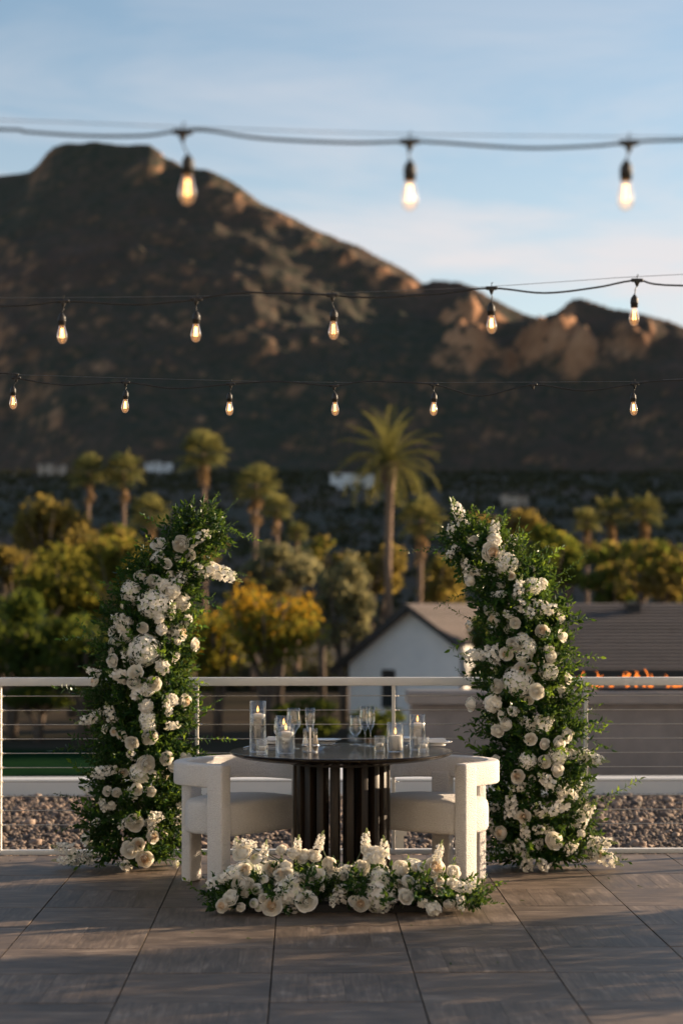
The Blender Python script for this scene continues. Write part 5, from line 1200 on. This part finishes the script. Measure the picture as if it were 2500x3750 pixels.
column('flower_column', 'white rose and greenery column right of the table, leaning to the left', 11.5,
       [(1245, 1985, 130), (1240, 1880, 128), (1230, 1780, 122), (1220, 1680, 118), (1215, 1580, 115), (1210, 1480, 108), (1195, 1390, 100), (1165, 1315, 92), (1125, 1265, 78), (1085, 1236, 54), (1050, 1218, 24)],
       rf, [(1010, 1250, 935, 1285, 0), (1050, 1230, 1000, 1215, 0), (1090, 1360, 1000, 1365, -.05), (1110, 1430, 1020, 1410, 0), (1090, 1570, 1040, 1550, 0), (1280, 1320, 1355, 1290, 0), (1300, 1420, 1345, 1410, 0), (1290, 1530, 1360, 1510, 0), (1120, 1210, 1110, 1165, 0), (1140, 1220, 1165, 1180, 0), (1190, 1270, 1240, 1250, 0),
            (1330, 1850, 1470, 1812, -.15), (1340, 1890, 1430, 1850, -.1), (1320, 1640, 1365, 1625, 0), (1320, 1950, 1440, 1940, -.2), (1120, 1700, 1075, 1690, 0), (1090, 1540, 1060, 1510, 0), (1320, 1740, 1380, 1760, -.1)], 12)

# low arrangement on the floor in front of the table
def floor_flowers():
    random.seed(21); d0 = 9.82; base = P(0.0, d0, 0)
    t = thing('floor_flowers', base, 'low bank of white roses and hydrangeas on the deck before the table', 'flowers')
    def env(x): return max(0.0, 1 - (x / .70) ** 4)
    kx = (788 - 784) * DK * d0 / FPX
    for i in range(190):
        x = random.uniform(-.64, .66); y = random.gauss(.02, .085); h = env(x) * random.uniform(.01, .12)
        dr = Vector((x * .9 + random.gauss(0, .5), y * 3 - .25 + random.gauss(0, .4), random.uniform(.15, 1.0)))
        me = random.choice(SPR) if random.random() < .7 else random.choice(FINE)
        p = P(x + kx, d0 + y, max(.012, h)); obj('leafy_sprig', me, t, p - base, aim(dr, random.uniform(0, 6.28)), random.uniform(.42, .68))
    mb = MB(); rnd = random.Random(5)
    for i in range(260):
        x = rnd.uniform(-.62, .64); y = rnd.gauss(0, .08); sub = MB(); sprig_geo(sub, rnd, .13, 11, .045, .022)
        q = aim(Vector((x * .6 + rnd.gauss(0, .5), rnd.gauss(0, .5), rnd.uniform(.2, 1))), rnd.uniform(0, 6.28)); o = P(x + kx, d0 + y, rnd.uniform(.01, .14) * env(x)) - base
        b_ = len(mb.v); mb.v += [tuple(q @ Vector(v) + o) for v in sub.v]; mb.f += [tuple(b_ + a for a in f) for f in sub.f]; mb.m += sub.m
    mb.v = [(v[0], v[1], max(v[2], .005)) for v in mb.v]
    tag(mb.build('foliage', LM, t, smooth=False), kind='stuff')
    mb = MB(); mb.box((kx, 0, .02), (1.0, .12, .04)); mb.build('tray', M['tile_base'], t, smooth=False)
    FL = [(350,760,85,'r'),(410,780,55,'n'),(520,742,50,'r'),(480,830,84,'r'),(360,830,60,'r'),(340,892,80,'r'),(300,955,76,'r'),(262,985,66,'r'),(425,920,48,'r'),(438,952,44,'r'),(400,975,42,'n'),(420,995,36,'n'),(343,993,40,'r'),(478,1003,86,'r'),(545,925,150,'h'),(560,880,90,'h'),(628,970,88,'r'),(668,855,80,'r'),(620,772,70,'r'),(660,770,66,'r'),(592,720,85,'s',(.1,-1)),(572,755,50,'c'),(690,705,90,'s',(.25,-1)),(450,745,85,'s'),(370,715,95,'s'),(325,720,70,'s'),(290,850,100,'s',(-1,.3)),(225,885,100,'s',(-1,.45)),(730,800,62,'r'),(735,825,54,'r'),(800,830,82,'s'),(770,935,110,'s'),(745,965,62,'s'),(868,980,76,'r'),(870,825,74,'r'),(945,925,150,'h'),(960,855,90,'h'),(965,810,80,'s',(0,-1)),(888,700,95,'s',(0,-1)),(975,735,100,'s',(.05,-1)),(925,765,80,'c'),(895,740,50,'r'),(1040,825,80,'r'),(1140,820,54,'n'),(1190,820,92,'r'),(1075,880,58,'n'),(1110,820,42,'r'),(1065,948,68,'r'),(1125,890,85,'s'),(1210,755,100,'s',(.35,-1)),(1195,920,52,'r'),(1215,880,44,'r'),(1275,838,66,'r'),(1270,890,52,'r'),(1330,910,105,'s',(1,.2)),(1305,980,80,'s',(0,1)),(1190,1010,64,'c'),(1370,890,70,'s',(.8,-.5)),(540,815,50,'c'),(700,905,45,'s'),(1010,960,50,'s')]
    for f in Z(FL, 600, 2500, 1.2062):
        px, py, dp, kd = f[:4]
        d = d0 - .17 if py > 3280 else (d0 - .10 if py > 3200 else d0 - .02)
        p = at(px, py, d); dia = (1.16 if kd in 'rn' else (.74 if kd == 's' else 1.2)) * dp * d / FPX
        if p.z < dia * .42: p.z = dia * .42
        nz = .45 + .5 * (p.z / .3); n = Vector(RGT * ((px - 1250) / 500 * .5) - FWD * (1.0 - .4 * p.z / .3) + UP * nz * .6)
        sdir = (RGT * f[4][0] - UP * f[4][1] - FWD * .15) if len(f) > 4 else None
        add_flower(t, base, kd, p, dia, n, sdir)
        if p.z > .2:
            mb = MB(); a = p - base; mb.tube([(a.x * .95, a.y * .5 + .02, .06), a * .6 + Vector((0, 0, .03)), a - n.normalized() * dia * .2], .003, 5); mb.build('stem', M['stem'], t)
    for i in range(22):            # small roses filling the near side
        x = random.uniform(-.58, .6); zz = random.uniform(.05, .2) * (.5 + .5 * env(x)); kd = random.choice('rrrcn')
        add_flower(t, base, kd, P(x, d0 - .16 + zz * .45, zz), random.uniform(.05, .075), -FWD + UP * random.uniform(.2, .7) + RGT * random.uniform(-.3, .3))
    for i in range(16):            # far side
        x = random.uniform(-.55, .55); kd = random.choice('rrsch'); dia = {'r': .09, 's': .12, 'c': .08, 'h': .15}[kd]
        add_flower(t, base, kd, P(x, d0 + .15, random.uniform(.1, .2)), dia, FWD + UP * .6)
floor_flowers()
random.seed(4); mb = MB()
for px, py in [(2413, 3192), (2342, 3246), (2352, 3252), (2444, 3243), (1644, 3529), (1820, 3529), (2220, 3217), (700, 3420), (1900, 3300), (900, 3440), (1150, 3400), (560, 3235), (1500, 3390)]:
    d = CAM_H * FPX / (py - 2220); p = at(px, py, d); p.z = .004
    an = random.uniform(0, 6.28); leaf(mb, p, Vector((math.cos(an), math.sin(an), .05)), Vector((0, 0, 1)), random.uniform(.018, .035), .012, random.choice([0, 0, 1]))
tag(mb.build('leaf_litter', LM, None, smooth=False), 'small dry leaf bits scattered on the deck tiles', 'leaf litter', kind='stuff')
